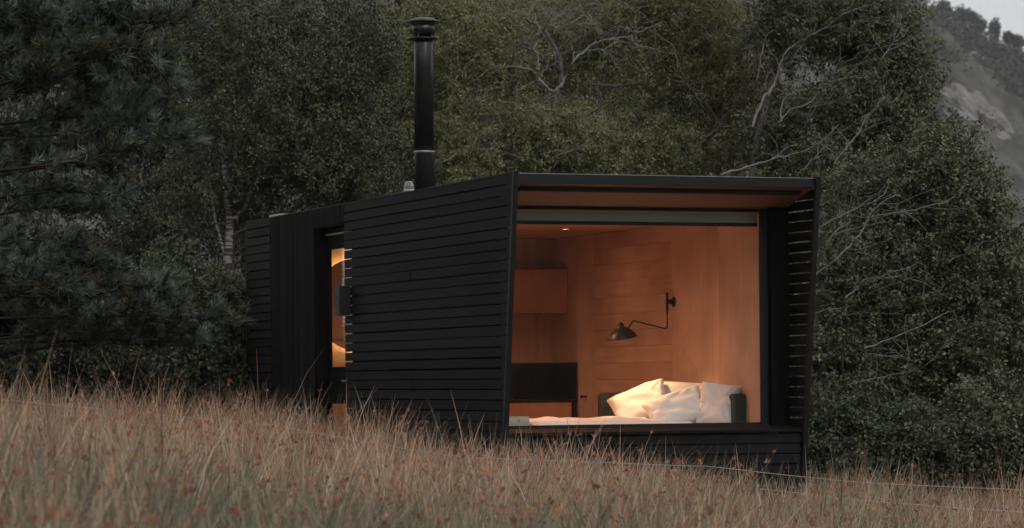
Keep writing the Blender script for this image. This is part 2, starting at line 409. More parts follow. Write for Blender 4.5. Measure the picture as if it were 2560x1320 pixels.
PAL_BIRCH = [((0.0685, 0.0787, 0.0446), 0.55), ((0.1061, 0.113, 0.0616), 0.3), ((0.0479, 0.0582, 0.0377), 0.148), ((0.22, 0.1711, 0.0513), 0.002)]
PAL_WILLOW = [((0.1741, 0.1865, 0.0841), 0.45), ((0.2486, 0.2486, 0.1119), 0.3), ((0.1368, 0.1553, 0.0933), 0.247), ((0.25, 0.25, 0.0933), 0.003)]
PAL_OLIVE = [((0.2228, 0.1931, 0.0842), 0.5), ((0.1609, 0.1534, 0.0742), 0.35), ((0.25, 0.2104, 0.0866), 0.15)]
PAL_ROWAN = [((0.0963, 0.1098, 0.0582), 0.45), ((0.14, 0.1478, 0.0739), 0.3), ((0.0672, 0.0829, 0.0515), 0.25)]
PAL_DARK = [((0.036, 0.0432, 0.0264), 0.6), ((0.0528, 0.06, 0.0336), 0.4)]
PAL_IVY = [((0.058, 0.070, 0.042), 0.6), ((0.095, 0.106, 0.060), 0.25), ((0.15, 0.16, 0.07), 0.05), ((0.04, 0.05, 0.034), 0.1)]

def tree(name, label, cat, trunks, lobes, pal, size, aspect, per, seed, group, bark='bark_dark', droop=0.35, extra=None, extra_mat='bark_pale', spread=.3):
    """trunks: [(pixel polyline, depth(s), r0, r1)]; lobes: (px, py, rx, ry, depth, depth radius, clumps, leaf scale)"""
    rng = np.random.default_rng(seed)
    polys = []
    for pl, Y, r0, r1 in trunks:
        pts = [P(p[0], p[1], (p[2] if len(p) > 2 else Y)) for p in pl]
        polys.append((catmull(pts, 5), r0, r1))
    b0 = polys[0][0][0]; base = Vector((b0.x, b0.y, float(gz(b0.x, b0.y))))
    polys[0][0][0] = base-Vector((0, 0, .15))
    t = empty(name, base); tag(t, label, cat, group)
    for bi, (pts, r0, r1) in enumerate(polys):
        mb = MB(); n = len(pts); rr = [r0+(r1-r0)*(i/(n-1))**.8 for i in range(n)]
        pts = [p+Vector(rng.normal(size=3)*0.25*rr[i]) for i, p in enumerate(pts)]
        mb.tube([p-base for p in pts], rr, 8 if r0 > .04 else 5)
        mb.build('trunk' if bi == 0 else 'limb', M[bark], t)
    if extra:
        tb = MB()
        for pl, Y, r0, r1 in extra:
            dy = rng.normal()*.15; r0 *= .62; r1 *= .6
            pts = catmull([P(p[0], p[1], Y+dy+.10*rng.normal()) for p in pl], 5); n = len(pts)
            pts = [p+Vector(rng.normal(size=3)*.007) for p in pts]
            eb = MB(); eb.tube([p-base for p in pts], [(r0+(r1-r0)*i/(n-1))*(1+.12*rng.normal()) for i in range(n)], 6); eb.build('branch', M[extra_mat], t)
            for k in range(int(3+n*.22)):      # fine bare twigs off each branch
                i = int(rng.integers(max(1, n//4), n)); d = (pts[i]-pts[i-1]).normalized(); d = (d+Vector(rng.normal(size=3)*.75)+Vector((.1, 0, .1))).normalized()
                q = [pts[i]]; l = .10+.16*rng.random()
                for _ in range(4):
                    d = (d+Vector(rng.normal(size=3)*.3)).normalized(); q.append(q[-1]+d*l)
                rt = .0018+.0022*rng.random(); tb.tube([p-base for p in q], [rt*1.6, rt*1.3, rt, rt*.8, rt*.5], 3)
        o = tb.build('twig', M[extra_mat], t); o['kind'] = 'stuff'
    nodes = np.array([tuple(p) for pts, _, _ in polys for p in pts])
    tg, ts = [], []
    for (px, py, rx, ry, Y, dr, n, sc) in lobes:
        c = P(px, py, Y); k = Y/FPX
        d = rand_dir(n, rng)*(rng.random((n, 1))**0.4)
        tg.append(np.array(c)[None]+d*np.array([rx*k, dr, ry*k])); ts.append(np.full(n, sc))
    tg = np.vstack(tg); ts = np.concatenate(ts)
    keep = tg[:, 2] > gz(tg[:, 0], tg[:, 1])+0.12; tg = tg[keep]; ts = ts[keep]
    dist = np.array([np.min(np.linalg.norm(nodes-q, axis=1)) for q in tg])
    order = np.argsort(dist); bm_ = MB()
    for i in order:
        q = tg[i]; dv = nodes-q; w = np.linalg.norm(dv, axis=1)+np.maximum(0, dv[:, 2])*1.0
        j = int(np.argmin(w)); a = Vector(nodes[j]); e = Vector(q); l = (e-a).length
        ctl = a.lerp(e, .5)+Vector((0, 0, .16*l))+Vector(rng.normal(size=3)*l*.10)
        pts = [a*(1-s)**2+ctl*2*s*(1-s)+e*s*s for s in (0, .25, .5, .75, 1)]
        nodes = np.vstack([nodes, [tuple(p) for p in pts[1:]]])
        r = min(0.03, 0.005+0.007*l)
        bm_.tube([p-base for p in pts], [r, r*.85, r*.7, r*.5, r*.3], 3)
    o = bm_.build('branchlet', M[bark], t); o['kind'] = 'stuff'
    V, F, Cc = spray(tg, ts, per, rng, size, aspect, pal, droop, spread)
    o = np_mesh('crown', V-np.array(base), F, Cc, M['leaf'], t)
    o['kind'] = 'stuff'
    return t

def z6(*q): return [(1080+x*.341, y*.341) for x, y in q]
def z7(*q): return [(1720+x*.3636, y*.3636) for x, y in q]
def z8(*q): return [(1980+x*.409, 460+y*.409) for x, y in q]

def build_trees():
    G = 'trees behind the cabin'
    tree('birch_tree', 'birch with pale banded trunk standing left of the cabin', 'tree',
         [([(565, 1060), (560, 800), (566, 700), (574, 560), (562, 380), (585, 150), (600, -150), (610, -700)], 41, .085, .02),
          ([(574, 560), (620, 500), (680, 330), (760, 200), (850, 60)], 41, .03, .008),
          ([(566, 640), (540, 560), (520, 430), (480, 300)], 41, .025, .008),
          ([(600, 450), (640, 540), (668, 500)], 41, .015, .006)],
         [(720, 250, 260, 220, 41, 1.2, 118, 1), (560, 90, 190, 150, 41, 1.2, 70, 1), (880, 130, 170, 170, 41.5, 1.2, 66, 1),
          (820, 420, 190, 110, 41, 1.0, 70, 1), (500, 470, 130, 90, 41.5, 1, 26, 1), (660, 560, 70, 60, 41.5, .8, 14, 1), (620, 440, 120, 90, 41.5, 1, 30, 1),
          (700, -400, 480, 330, 41, 2.2, 60, 2.2)], PAL_BIRCH, .040, .62, 330, 1, G, 'birch', .5)
    tree('dark_tree', 'dark dense tree in deep shade between the pine and the birch', 'tree',
         [([(420, 1050), (430, 700), (400, 400), (440, 50), (430, -500)], 46, .10, .03)],
         [(430, 200, 220, 230, 46, 1.3, 80, 1.3), (480, 560, 200, 180, 46, 1.2, 70, 1.3), (250, 500, 250, 220, 46, 1.2, 50, 1.5),
          (180, 120, 260, 200, 46, 1.4, 50, 1.5), (350, -400, 500, 350, 46, 2.4, 60, 2.6), (520, 850, 150, 130, 45, 1, 30, 1.3)], PAL_DARK, .045, .6, 300, 2, G)
    tree('alder_tree', 'small-leaved tree rising right behind the chimney', 'tree',
         [([(960, 1050), (965, 700), (940, 420), (980, 200), (1000, -100), (990, -600)], 45, .09, .03),
          ([(940, 420), (860, 300), (800, 160)], 45, .03, .01), ([(965, 330), (1060, 200), (1120, 80)], 45, .03, .01)],
         [(1020, 150, 190, 170, 45, 1.2, 120, 1), (960, 380, 180, 110, 45, 1.2, 80, 1), (1130, 330, 130, 130, 45, 1.1, 70, 1), (820, 330, 170, 150, 46, 1.2, 60, 1.2),
          (1150, 90, 130, 120, 45.5, 1.1, 60, 1), (980, -380, 420, 320, 45, 2.2, 50, 2.4)], PAL_WILLOW, .042, .55, 330, 3, G, droop=.5)
    wil = [(z6((885,675),(940,630),(990,540),(1030,460),(1120,375),(1200,315),(1300,290),(1460,268),(1530,235),(1700,150)), 42.6, .042, .008),
           (z6((1460,268),(1510,335),(1600,350),(1760,400),(1850,360)), 42.6, .010, .005),
           (z6((1530,235),(1460,225),(1380,195),(1320,210),(1285,270)), 42.6, .013, .006),
           (z6((1130,370),(1240,360),(1300,400),(1350,480)), 42.6, .010, .004),
           (z6((1030,460),(1040,400),(1020,330),(990,310)), 42.6, .012, .005),
           (z6((885,675),(820,620),(775,570),(745,530),(690,505),(600,490),(520,490),(430,475)), 42.6, .038, .010),
           (z6((815,622),(770,600),(770,565),(830,510),(858,465),(920,462)), 42.5, .011, .006),
           (z6((858,465),(820,420),(785,385)), 42.5, .008, .004),
           (z6((780,520),(775,420),(750,350),(800,270),(800,240)), 42.7, .026, .022),
           (z6((800,240),(770,165),(735,100),(730,70),(760,0),(770,-60)), 42.7, .016, .008),
           (z6((770,180),(700,120),(600,90),(540,65),(500,10)), 42.7, .014, .006),
           (z6((540,70),(460,85),(380,100)), 42.7, .008, .004),
           (z6((795,240),(865,190),(955,200),(1030,165),(1110,110),(1130,50),(1110,10)), 42.7, .018, .008),
           (z6((865,190),(890,120),(935,60)), 42.7, .011, .005),
           (z6((880,160),(1000,60),(1100,0),(1180,-50)), 42.7, .013, .007),
           (z6((1110,110),(1145,140),(1110,185)), 42.7, .007, .004),
           (z6((1060,175),(1120,195),(1185,215)), 42.7, .006, .003),
           (z6((740,345),(690,320),(665,310)), 42.6, .008, .004), (z6((740,345),(680,370),(650,440)), 42.6, .008, .004),
           (z6((1330,20),(1400,15),(1450,50),(1450,90)), 42.8, .008, .004), (z6((1780,105),(1880,70)), 42.8, .008, .004),
           (z6((80,1190),(180,1130),(320,1080),(430,1040)), 42.2, .012, .005), (z6((150,640),(180,570),(250,510)), 42.4, .008, .004),
           (z6((300,800),(360,740),(430,690)), 42.4, .007, .003), (z6((840,1190),(950,1120),(1010,1100)), 42.3, .007, .003)]
    tree('willow_tree', 'willow with bare contorted grey branches above the cabin roof', 'tree',
         [([(1395, 1100), (1392, 800), (1390, 420), (1388, 300), (1382, 230)], 43.2, .11, .045),
          (z6((950,640),(950,580),(940,450),(890,330),(830,240),(690,130)), 43.4, .045, .02),
          (z6((1190,900),(1240,730),(1190,640),(1120,560)), 43.6, .03, .015), (z6((1330,1000),(1330,800),(1240,730)), 43.6, .02, .015),
          (z6((1160,620),(1350,630),(1520,610),(1660,595)), 43.6, .022, .01), ([(1390, 420), (1560, 330), (1700, 180), (1760, 0)], 44.5, .04, .012),
          ([(1385, 350), (1250, 280), (1180, 150), (1150, -60)], 44.5, .04, .012)],
         [(1230, 360, 170, 100, 43.6, .8, 90, 1), (1390, 330, 140, 60, 42.9, .5, 46, 1), (1500, 390, 190, 70, 43.4, .7, 70, 1), (1190, 160, 140, 150, 44.4, .9, 80, 1),
          (1400, 120, 260, 130, 45.4, .7, 120, 1.05), (1650, 220, 160, 170, 44.2, .8, 90, 1), (1700, 380, 170, 70, 43.8, .8, 60, 1), (1580, 60, 180, 110, 44.8, .8, 70, 1),
          (1330, 430, 260, 40, 43.0, .6, 40, 1), (1400, -330, 480, 280, 45, 2, 46, 2.4)],
         PAL_WILLOW, .048, .34, 340, 4, G, 'bark', .45, wil, 'bark_pale')
    tree('sallow_tree', 'yellowish olive tree to the right of the bare willow branches', 'tree',
         [([(1790, 1100), (1790, 700), (1800, 420), (1770, 200), (1740, -50)], 44.6, .08, .02), ([(1800, 420), (1850, 250), (1880, 60)], 44.6, .03, .01)],
         [(1760, 110, 150, 130, 44.3, .9, 100, 1), (1830, 300, 120, 130, 44.2, .9, 80, 1), (1700, 20, 130, 90, 44.4, .9, 50, 1), (1760, -250, 260, 200, 44.5, 1.6, 26, 2.2)],
         PAL_OLIVE, .045, .38, 330, 5, G, 'bark', .3,
         [(z7((20,1030),(110,950),(190,890),(260,790),(330,740)), 43.2, .016, .006), (z7((0,580),(40,630)), 43, .01, .008), (z7((0,300),(100,260),(180,190)), 43.2, .008, .004)])
    rb = [(z7((440,880),(510,690),(590,590),(640,430),(700,330),(840,250),(960,180),(1060,100),(1180,60)), 41.6, .035, .008),
          (z7((550,660),(600,560),(650,500),(710,480)), 41.5, .016, .006), (z7((470,560),(500,400),(540,250),(680,150),(780,80)), 41.8, .016, .006),
          (z7((680,340),(700,200),(720,60),(760,-60)), 41.8, .016, .008), (z7((800,180),(820,90),(860,0)), 41.8, .012, .006),
          (z7((620,850),(700,760),(830,710),(900,640),(1010,550),(1230,530)), 41.2, .016, .006),
          (z7((640,840),(650,700),(740,620)), 41.4, .014, .006),
          (z7((820,740),(1000,700),(1120,640),(1280,570)), 41.2, .012, .005), (z7((800,870),(850,740),(1010,550),(1100,440)), 41.1, .013, .005),
          (z7((820,580),(920,520),(1050,470)), 41.4, .009, .004),
          (z7((230,1200),(400,1150),(560,1100),(730,1060),(900,980),(1040,850)), 40.6, .022, .007), (z7((560,1100),(620,1060),(700,1050)), 40.6, .01, .004),
          (z7((740,1220),(840,1110),(960,1000)), 40.8, .014, .007), (z7((1000,1130),(1090,1010),(1180,900),(1230,800),(1290,750)), 40.4, .019, .006),
          (z7((1300,470),(1340,390),(1400,310),(1440,250),(1490,180)), 40.9, .013, .005), (z7((1400,310),(1420,230)), 40.9, .008, .004), (z7((1380,320),(1500,280)), 40.9, .007, .003)]
    tree('rowan_tree', 'tree with several pale lichened stems leaning right against the hill', 'tree',
         [([(1850, 1150), (1860, 700), (1885, 420), (1930, 200), (1990, 0), (2010, -250)], 42.2, .09, .03), ([(1900, 700), (1990, 440), (2060, 250), (2180, 90)], 42.2, .045, .014),
          ([(2000, 1100), (2030, 700), (2120, 450), (2230, 300), (2300, 160)], 42, .06, .014)],
         [(1950, 60, 90, 90, 42.4, .7, 40, 1), (2120, 70, 100, 70, 42.2, .7, 56, 1), (2170, 260, 130, 90, 41.8, .8, 60, 1), (2215, 70, 50, 90, 42, .6, 36, 1),
          (2270, 200, 40, 60, 41.8, .5, 34, 1), (2250, 330, 70, 70, 41.6, .6, 44, 1), (2050, 330, 110, 60, 42.4, .7, 26, 1), (1930, 300, 70, 100, 42.6, .7, 24, 1), (1960, 420, 90, 40, 42.4, .6, 16, 1), (2120, 400, 110, 70, 41.6, .7, 46, 1),
          (2060, -230, 280, 170, 42, 1.6, 26, 2.2)],
         PAL_ROWAN, .052, .5, 300, 6, G, 'bark', .3, rb)
    rc = [(z8((60,620),(160,540),(300,430),(430,280),(510,140),(640,60)), 39.0, .022, .007), (z8((160,270),(370,160),(520,100)), 38.8, .014, .006), (z8((500,195),(720,160),(920,110),(1060,40)), 38.8, .012, .004),
          (z8((180,480),(240,320),(350,230)), 39, .022, .010), (z8((260,300),(450,255),(620,220)), 39, .010, .004), (z8((110,810),(230,760),(350,780),(680,795)), 38.6, .013, .004), (z8((320,700),(400,640),(460,580),(690,555)), 38.6, .016, .005),
          (z8((440,1000),(520,980),(760,880),(920,800),(1000,770)), 38.4, .017, .006), (z8((100,1080),(300,1050),(540,1045),(750,1085)), 38.4, .016, .004), (z8((300,1240),(480,1200),(620,1160),(800,1140)), 38.2, .013, .004),
          (z8((170,540),(330,570),(400,610)), 38.8, .008, .004), (z8((950,470),(1050,430),(1150,390)), 38.6, .008, .004), (z8((1110,1000),(1160,970),(1330,980)), 38.4, .008, .004)]
    tree('hazel_tree', 'broad dark green tree filling the right edge beside the cabin', 'tree',
         [([(2180, 1250), (2150, 1000), (2190, 750), (2260, 560), (2350, 430), (2440, 330)], 40, .08, .02), ([(2190, 1000), (2300, 800), (2440, 640), (2560, 560)], 40, .05, .015), ([(2120, 1050), (2080, 800), (2090, 600), (2150, 480)], 40, .05, .015)],
         [(2190, 480, 160, 80, 40, .9, 52, 1), (2370, 395, 60, 45, 39.6, .6, 40, 1), (2420, 510, 70, 60, 39.4, .6, 46, 1), (2330, 600, 210, 100, 39.6, 1, 80, 1), (2480, 720, 120, 110, 39.2, .9, 80, 1),
          (2120, 720, 110, 130, 39.4, .8, 60, 1), (2280, 800, 200, 100, 39.6, .9, 70, 1), (2460, 880, 160, 120, 39, .9, 90, 1), (2100, 900, 110, 90, 39, .7, 46, 1), (2240, 950, 160, 80, 39.2, .8, 60, 1),
          (2720, 760, 140, 200, 39.5, 1.2, 40, 1.6)],
         PAL_ROWAN, .052, .55, 300, 8, G, 'bark_dark', .3, rc)
    U = 'undergrowth shrubs'
    for k, (nm, lb, px, Y, lobes, pal) in enumerate([
        ('ivy_shrub', 'glossy ivy-like shrub at the foot of the birch beside the cabin', 500, 39.6,
         [(520, 760, 90, 60, 39.6, .6, 40, 1), (560, 880, 90, 80, 39.4, .6, 46, 1), (440, 860, 110, 90, 39.6, .6, 46, 1), (520, 970, 130, 60, 39.3, .6, 40, 1), (420, 700, 90, 60, 39.8, .6, 26, 1)], PAL_IVY),
        ('holly_shrub', 'low dark shrub under the pine boughs at the left edge', 180, 38.5,
         [(150, 860, 220, 90, 38.5, .8, 60, 1.1), (330, 930, 120, 70, 38.6, .7, 40, 1.1), (30, 920, 140, 90, 38.4, .7, 36, 1.1)], PAL_DARK),
        ('bramble_shrub', 'bramble thicket low at the right of the cabin fin', 2110, 37.0,
         [(2090, 1080, 100, 80, 37, .6, 60, 1), (2240, 1120, 130, 70, 37, .6, 60, 1), (2120, 1170, 120, 50, 36.6, .5, 40, 1)], PAL_IVY),
        ('hawthorn_shrub', 'rounded hawthorn shrub at the lower right edge', 2480, 37.6,
         [(2480, 1060, 130, 90, 37.6, .7, 80, 1), (2400, 1150, 110, 60, 37.4, .6, 40, 1), (2560, 1160, 90, 80, 37.4, .6, 36, 1)], PAL_ROWAN)]):
        tree(nm, lb, 'shrub', [([(px, 1150), (px+8, 1000), (px-6, 900), (px+15, 800)], Y, .03, .01)], lobes, pal, .050, .62, 300, 20+k, U, 'bark_dark', .25)
    # a second rank that closes the wood behind
    R = 'second rank of trees'
    rank = [('woodland_tree', 'tree behind the pine at the far left', 60, 300, 330, 380, 0), ('woodland_tree', 'tree deep in the wood behind the birch', 620, 250, 330, 420, 0),
            ('woodland_tree', 'tree deep in the wood behind the chimney', 1100, 250, 330, 400, 1), ('woodland_tree', 'tree deep in the wood behind the willow', 1520, 230, 320, 350, 1),
            ('woodland_tree', 'tree behind the hazel at the right edge', 2380, 850, 260, 300, 2), ('woodland_tree', 'low tree behind the right corner of the roof', 1960, 640, 180, 170, 2)]
    for k, (nm, lb, px, py, rx, ry, q) in enumerate(rank):
        lob = [(px, py, rx, ry, 53, 1.8, 150, 1.5)]
        if q < 2: lob += [(px, py-700, rx*1.2, 420, 53, 2.5, 40, 3)]
        lob += [(px, min(900, py+ry+120), rx, 200, 52, 1.5, 50, 1.6)]
        tree(nm, lb, 'tree', [([(px, 1080), (px+10, 980), (px-8, max(py+40, 900-.25*(900-py))), (px+6, py+20), (px, py-ry*.3)], 53, .13, .03)], lob, (PAL_DARK, PAL_WILLOW, PAL_ROWAN)[q], .05, .6, 230, 40+k, R, 'bark_dark', .3)
build_trees()

# ------------------------------------------------------------------ the pine
def build_pine():
    rng = np.random.default_rng(77)
    base = Vector((-5.75, 33.0, float(gz(-5.75, 33.0))))
    t = empty('pine_tree', base); tag(t, 'blue-green pine with long needle tufts filling the left edge', 'tree', 'trees behind the cabin')
    mb = MB(); tp = [base+Vector((0, 0, -.2)), base+Vector((.1, .1, 2)), base+Vector((-.05, .1, 5)), base+Vector((.1, 0, 9)), base+Vector((0, 0, 11))]
    mb.tube([p-base for p in catmull(tp, 5)], [.17-.13*i/20 for i in range(21)], 10); mb.build('trunk', M['bark_dark'], t)
    boughs = [((-150,160),(150,110),(330,60),(450,60)), ((-150,90),(60,40),(240,60),(300,30)), ((-150,300),(40,220),(110,200)), ((-100,260),(120,160),(200,130),(265,165)), ((-150,250),(200,160),(370,150),(420,215)),
              ((-150,360),(200,330),(330,300)), ((-120,440),(200,400),(390,350),(450,350)), ((-150,520),(120,480),(300,490)), ((-150,640),(60,600),(200,620)), ((-150,700),(40,690),(110,710),(165,735)),
              ((-150,800),(200,790),(400,790),(540,800)), ((-150,720),(150,660),(285,675)), ((-150,860),(200,830),(420,830)), ((-150,20),(200,-30),(460,-40)), ((-150,-80),(150,-130),(420,-120)), ((-150,740),(180,740),(330,720),(420,735))]
    tw = MB(); tuft_o, tuft_d, tuft_c = [], [], []
    for b, pl in enumerate(boughs):
        for lay in range(4):
            Y = 31.9+0.62*lay+rng.normal()*.15
            off = np.array([rng.normal()*45, rng.normal()*40])*(0 if lay == 0 else 1)
            sh = 1-0.12*lay
            pts = [P(-150+(x+150)*sh+off[0], y+off[1], Y+0.25*math.sin(i+b)) for i, (x, y) in enumerate(pl)]
            pts = catmull(pts, 6); n = len(pts)
            tw.tube([p-base for p in pts], [.013*(1-i/n)+.004 for i in range(n)], 4)
            for i in range(3, n):
                for k in range(3):
                    d = Vector(rng.normal(size=3)); d.z = abs(d.z)*.7-.15; d += (pts[i]-pts[i-1]).normalized()*1.0; d.normalize()
                    l = .10+.28*rng.random(); e = pts[i]+d*l+Vector((0, 0, .05*rng.random()))
                    m_ = pts[i].lerp(e, .5)+Vector(rng.normal(size=3)*.03)
                    tw.tube([pts[i]-base, m_-base, e-base], [.006, .004, .003], 3)
                    dd = (d+Vector((.1, -.15, .75*rng.random()))).normalized()
                    tuft_o.append(e); tuft_d.append(dd); tuft_c.append(rng.random())
                    if rng.random() < .5:
                        tuft_o.append(m_); tuft_d.append((dd+Vector(rng.normal(size=3)*.5)).normalized()); tuft_c.append(rng.random()*.5)
            for k in range(7):      # dead grey twigs hanging inside
                i = rng.integers(2, n); d = Vector(rng.normal(size=3)); d.z -= .8; d.normalize()
                e = pts[i]+d*(.25+.35*rng.random()); tw.tube([pts[i]-base, pts[i].lerp(e, .5)-base+Vector(rng.normal(size=3)*.05), e-base], [.005, .004, .002], 3)
    # the high crown above the frame
    hi = base+Vector((.3, .4, 6.5))
    for k in range(260):
        q = hi+Vector((rng.normal()*1.3, rng.normal()*1.1, rng.normal()*1.6)); tuft_o.append(q); tuft_d.append(Vector((0, -.2, 1)).normalized()); tuft_c.append(rng.random())
    o = tw.build('bough', M['bark_dark'], t); o['kind'] = 'stuff'
    O = np.array([tuple(p) for p in tuft_o]); D = np.array([tuple(p) for p in tuft_d]); Cn = np.array(tuft_c)
    per = 46; n = len(O)*per; idx = np.repeat(np.arange(len(O)), per)
    r = rand_dir(n, rng); a = D[idx]*(.45+.9*rng.random((n, 1)))+r*.68; a /= np.linalg.norm(a, axis=1, keepdims=True)
    root = O[idx]-D[idx]*(rng.random((n, 1))*.10); L = (.10+.055*rng.random(n))[:, None]
    side = np.cross(a, rand_dir(n, rng)); side /= np.linalg.norm(side, axis=1, keepdims=True)+1e-9
    V = np.stack([root-side*.0056, root+side*.0056, root+a*L], 1).reshape(-1, 3)
    F = np.arange(n*3).reshape(n, 3)
    c0 = np.array([.040, .050, .038]); c1 = np.array([.16, .205, .175]); c2 = np.array([.075, .070, .035])
    col = c0+(c1-c0)*(np.clip(Cn*1.3-.25, 0, 1)[idx][:, None]); old = (rng.random(len(O)) < .18)[idx]; col[old] = c2
    col = col*(.75+.5*rng.random((n, 1)))
    o = np_mesh('crown', V-np.array(base), F, np.repeat(col, 3, axis=0), M['needle'], t); o['kind'] = 'stuff'
build_pine()

# ------------------------------------------------------------------ the cabin (local axes: u along the front, s back along the side, z up)
TH = 0.36477
NEAR = P(1281.5, 432, 30.0)
ORG = Vector((NEAR.x, NEAR.y, EYE))
CU = Vector((math.cos(TH), math.sin(TH), 0)); CS = Vector((-math.sin(TH), math.cos(TH), 0))
W, LEN, ZT, ZB = 3.33, 9.5, 2.025, -1.16
def LW(u, s, z): return ORG+CU*u+CS*s+Vector((0, 0, z))
def PS(px, py, s):
    """where the sight line through a photograph pixel meets the cabin plane s: (u, z) in cabin axes"""
    d = P(px, py, 1.0)-Vector((0, 0, EYE)); o = Vector((0, 0, EYE))-ORG; k = (s-o.dot(CS))/d.dot(CS); q = o+d*k
    return q.dot(CU), q.z
def PU(px, py, u):
    d = P(px, py, 1.0)-Vector((0, 0, EYE)); o = Vector((0, 0, EYE))-ORG; k = (u-o.dot(CU))/d.dot(CU); q = o+d*k
    return q.dot(CS), q.z
def front_s(z): return 0.42*(ZT-z)/(ZT-ZB)         # raked front edge of the side fins

cabin = empty('cabin', LW(0, 0, ZB), TH); tag(cabin, 'black timber cabin with a big lit picture window and slatted side fins', 'cabin')
def cz(z): return z-ZB
PITCH, GAP = 0.1062, 0.0125
def plank_row(parent, u0, u1, sa, sb, zlo, raked=False, jit=True, name='plank', mat='plank'):
    z0, z1 = cz(zlo+random.uniform(-.002, .003)), cz(zlo+PITCH-GAP+random.uniform(-.003, .002)); j = random.uniform(-.0035, .0035) if jit else 0
    s0b = front_s(zlo) if raked else sa; s0t = front_s(zlo+PITCH-GAP) if raked else sa
    u0 += j
    MB().hexa([(u0,s0b,z0),(u1,s0b,z0),(u1,sb,z0),(u0,sb,z0),(u0,s0t,z1),(u1,s0t,z1),(u1,sb,z1),(u0,sb,z1)]).build(name, M[mat], parent)

S_DOOR0, S_DOOR1, S_BRD1 = 5.40, 6.56, 8.36
rows = int((ZT-ZB)/PITCH)
# side wall: dark backing and planks, boards, door recess
sw = box('wall', M['void'], cabin, .032, .12, .80, S_DOOR0-.17, 0, cz(ZT-.10))
for i in range(rows):
    zlo = ZT-.005-(i+1)*PITCH+GAP
    cut = random.uniform(1.6, 4.2) if random.random() < .45 else None
    if cut:
        plank_row(sw, 0, .026, 0, cut, zlo, True); plank_row(sw, 0, .026, cut+.004, S_DOOR0, zlo)
    else:
        plank_row(sw, 0, .026, 0, S_DOOR0, zlo, True)
fw = box('wall', M['void'], cabin, .032, .12, S_BRD1+.002, LEN-.03, 0, cz(ZT-.02))
for i in range(rows): plank_row(fw, 0, .026, S_BRD1+.03, LEN, ZT-.005-(i+1)*PITCH+GAP)
bw = box('boarded_wall', M['void'], cabin, .034, .12, S_DOOR1+.02, S_BRD1-.003, 0, cz(ZT-.02))
nb = 15; bwid = (S_BRD1-S_DOOR1)/nb
for i in range(nb):
    s0 = S_DOOR1+i*bwid; j = random.uniform(-.003, .003)
    box('board', M['board'], bw, -.006+j, .028, s0, s0+bwid-.006, 0, cz(ZT-.002))
DZT = 1.80                                       # door opening head
hd = box('door_header', M['void'], cabin, .034, .16, S_DOOR0, S_DOOR1-.004, cz(DZT+.02), cz(ZT-.03))
nh = 10; hw = (S_DOOR1-S_DOOR0)/nh
for i in range(nh):
    s0 = S_DOOR0+.003+i*hw; j = random.uniform(-.003, .003)
    box('board', M['board'], hd, -.006+j, .028, s0, s0+hw-.006, cz(DZT), cz(ZT-.002))
box('door_head_lining', M['board'], cabin, .029, .20, S_DOOR0, S_DOOR1-.004, cz(DZT-.01), cz(DZT+.018))
box('door_jamb', M['board'], cabin, .029, .20, S_DOOR1-.03, S_DOOR1+.015, 0, cz(DZT-.012))
# door
DU = .14; FLOOR = -.95
SDG = PU(829, 760, DU+.052)[0]
dr = box('door', M['board'], cabin, DU, DU+.06, SDG+.001, S_DOOR1-.032, cz(FLOOR), cz(DZT-.012), .004)
box('door_stile', M['metal'], dr, DU, DU+.06, 5.10, 5.24, cz(FLOOR), cz(DZT-.012))
box('door_rail', M['board'], dr, DU, DU+.06, 5.241, SDG, cz(1.548), cz(DZT-.013))
box('lock_panel', M['board'], dr, DU+.003, DU+.057, 5.241, SDG, cz(-.265), cz(.166))
box('door_rail', M['board'], dr, DU, DU+.06, 5.241, SDG, cz(FLOOR), cz(-.78))
box('glass', M['glass'], dr, DU+.026, DU+.034, 5.241, SDG, cz(.167), cz(1.547))
box('glass', M['glass'], dr, DU+.026, DU+.034, 5.241, SDG, cz(-.779), cz(-.266))
hn = MB(); hn.tube([(DU, 5.80, cz(.0)), (DU-.05, 5.80, cz(.0)), (DU-.05, 5.68, cz(.0))], .010, 8); hn.lathe([(.022, 0), (.022, .008)], 16, (DU-.004, 5.80, cz(-.004)))
hn.build('door_handle', M['flash'], dr)
# right, rear walls, floor, roof
rw = box('wall', M['void'], cabin, W-.12, W-.032, .80, LEN-.03, 0, cz(ZT-.10))
for i in range(rows):
    zlo = ZT-.005-(i+1)*PITCH+GAP
    plank_row(rw, W-.026, W, 0, LEN, zlo, True)
rr = box('wall', M['void'], cabin, .121, W-.121, LEN-.10, LEN-.03, 0, cz(ZT-.10))
for i in range(rows):
    z0 = cz(ZT-.005-(i+1)*PITCH+GAP); box('plank', M['plank_u'], rr, .03, W-.03, LEN-.028, LEN-.004, z0, z0+PITCH-GAP)
box('roof', M['metal'], cabin, .13, W-.13, .14, LEN-.11, cz(1.86), cz(1.95))
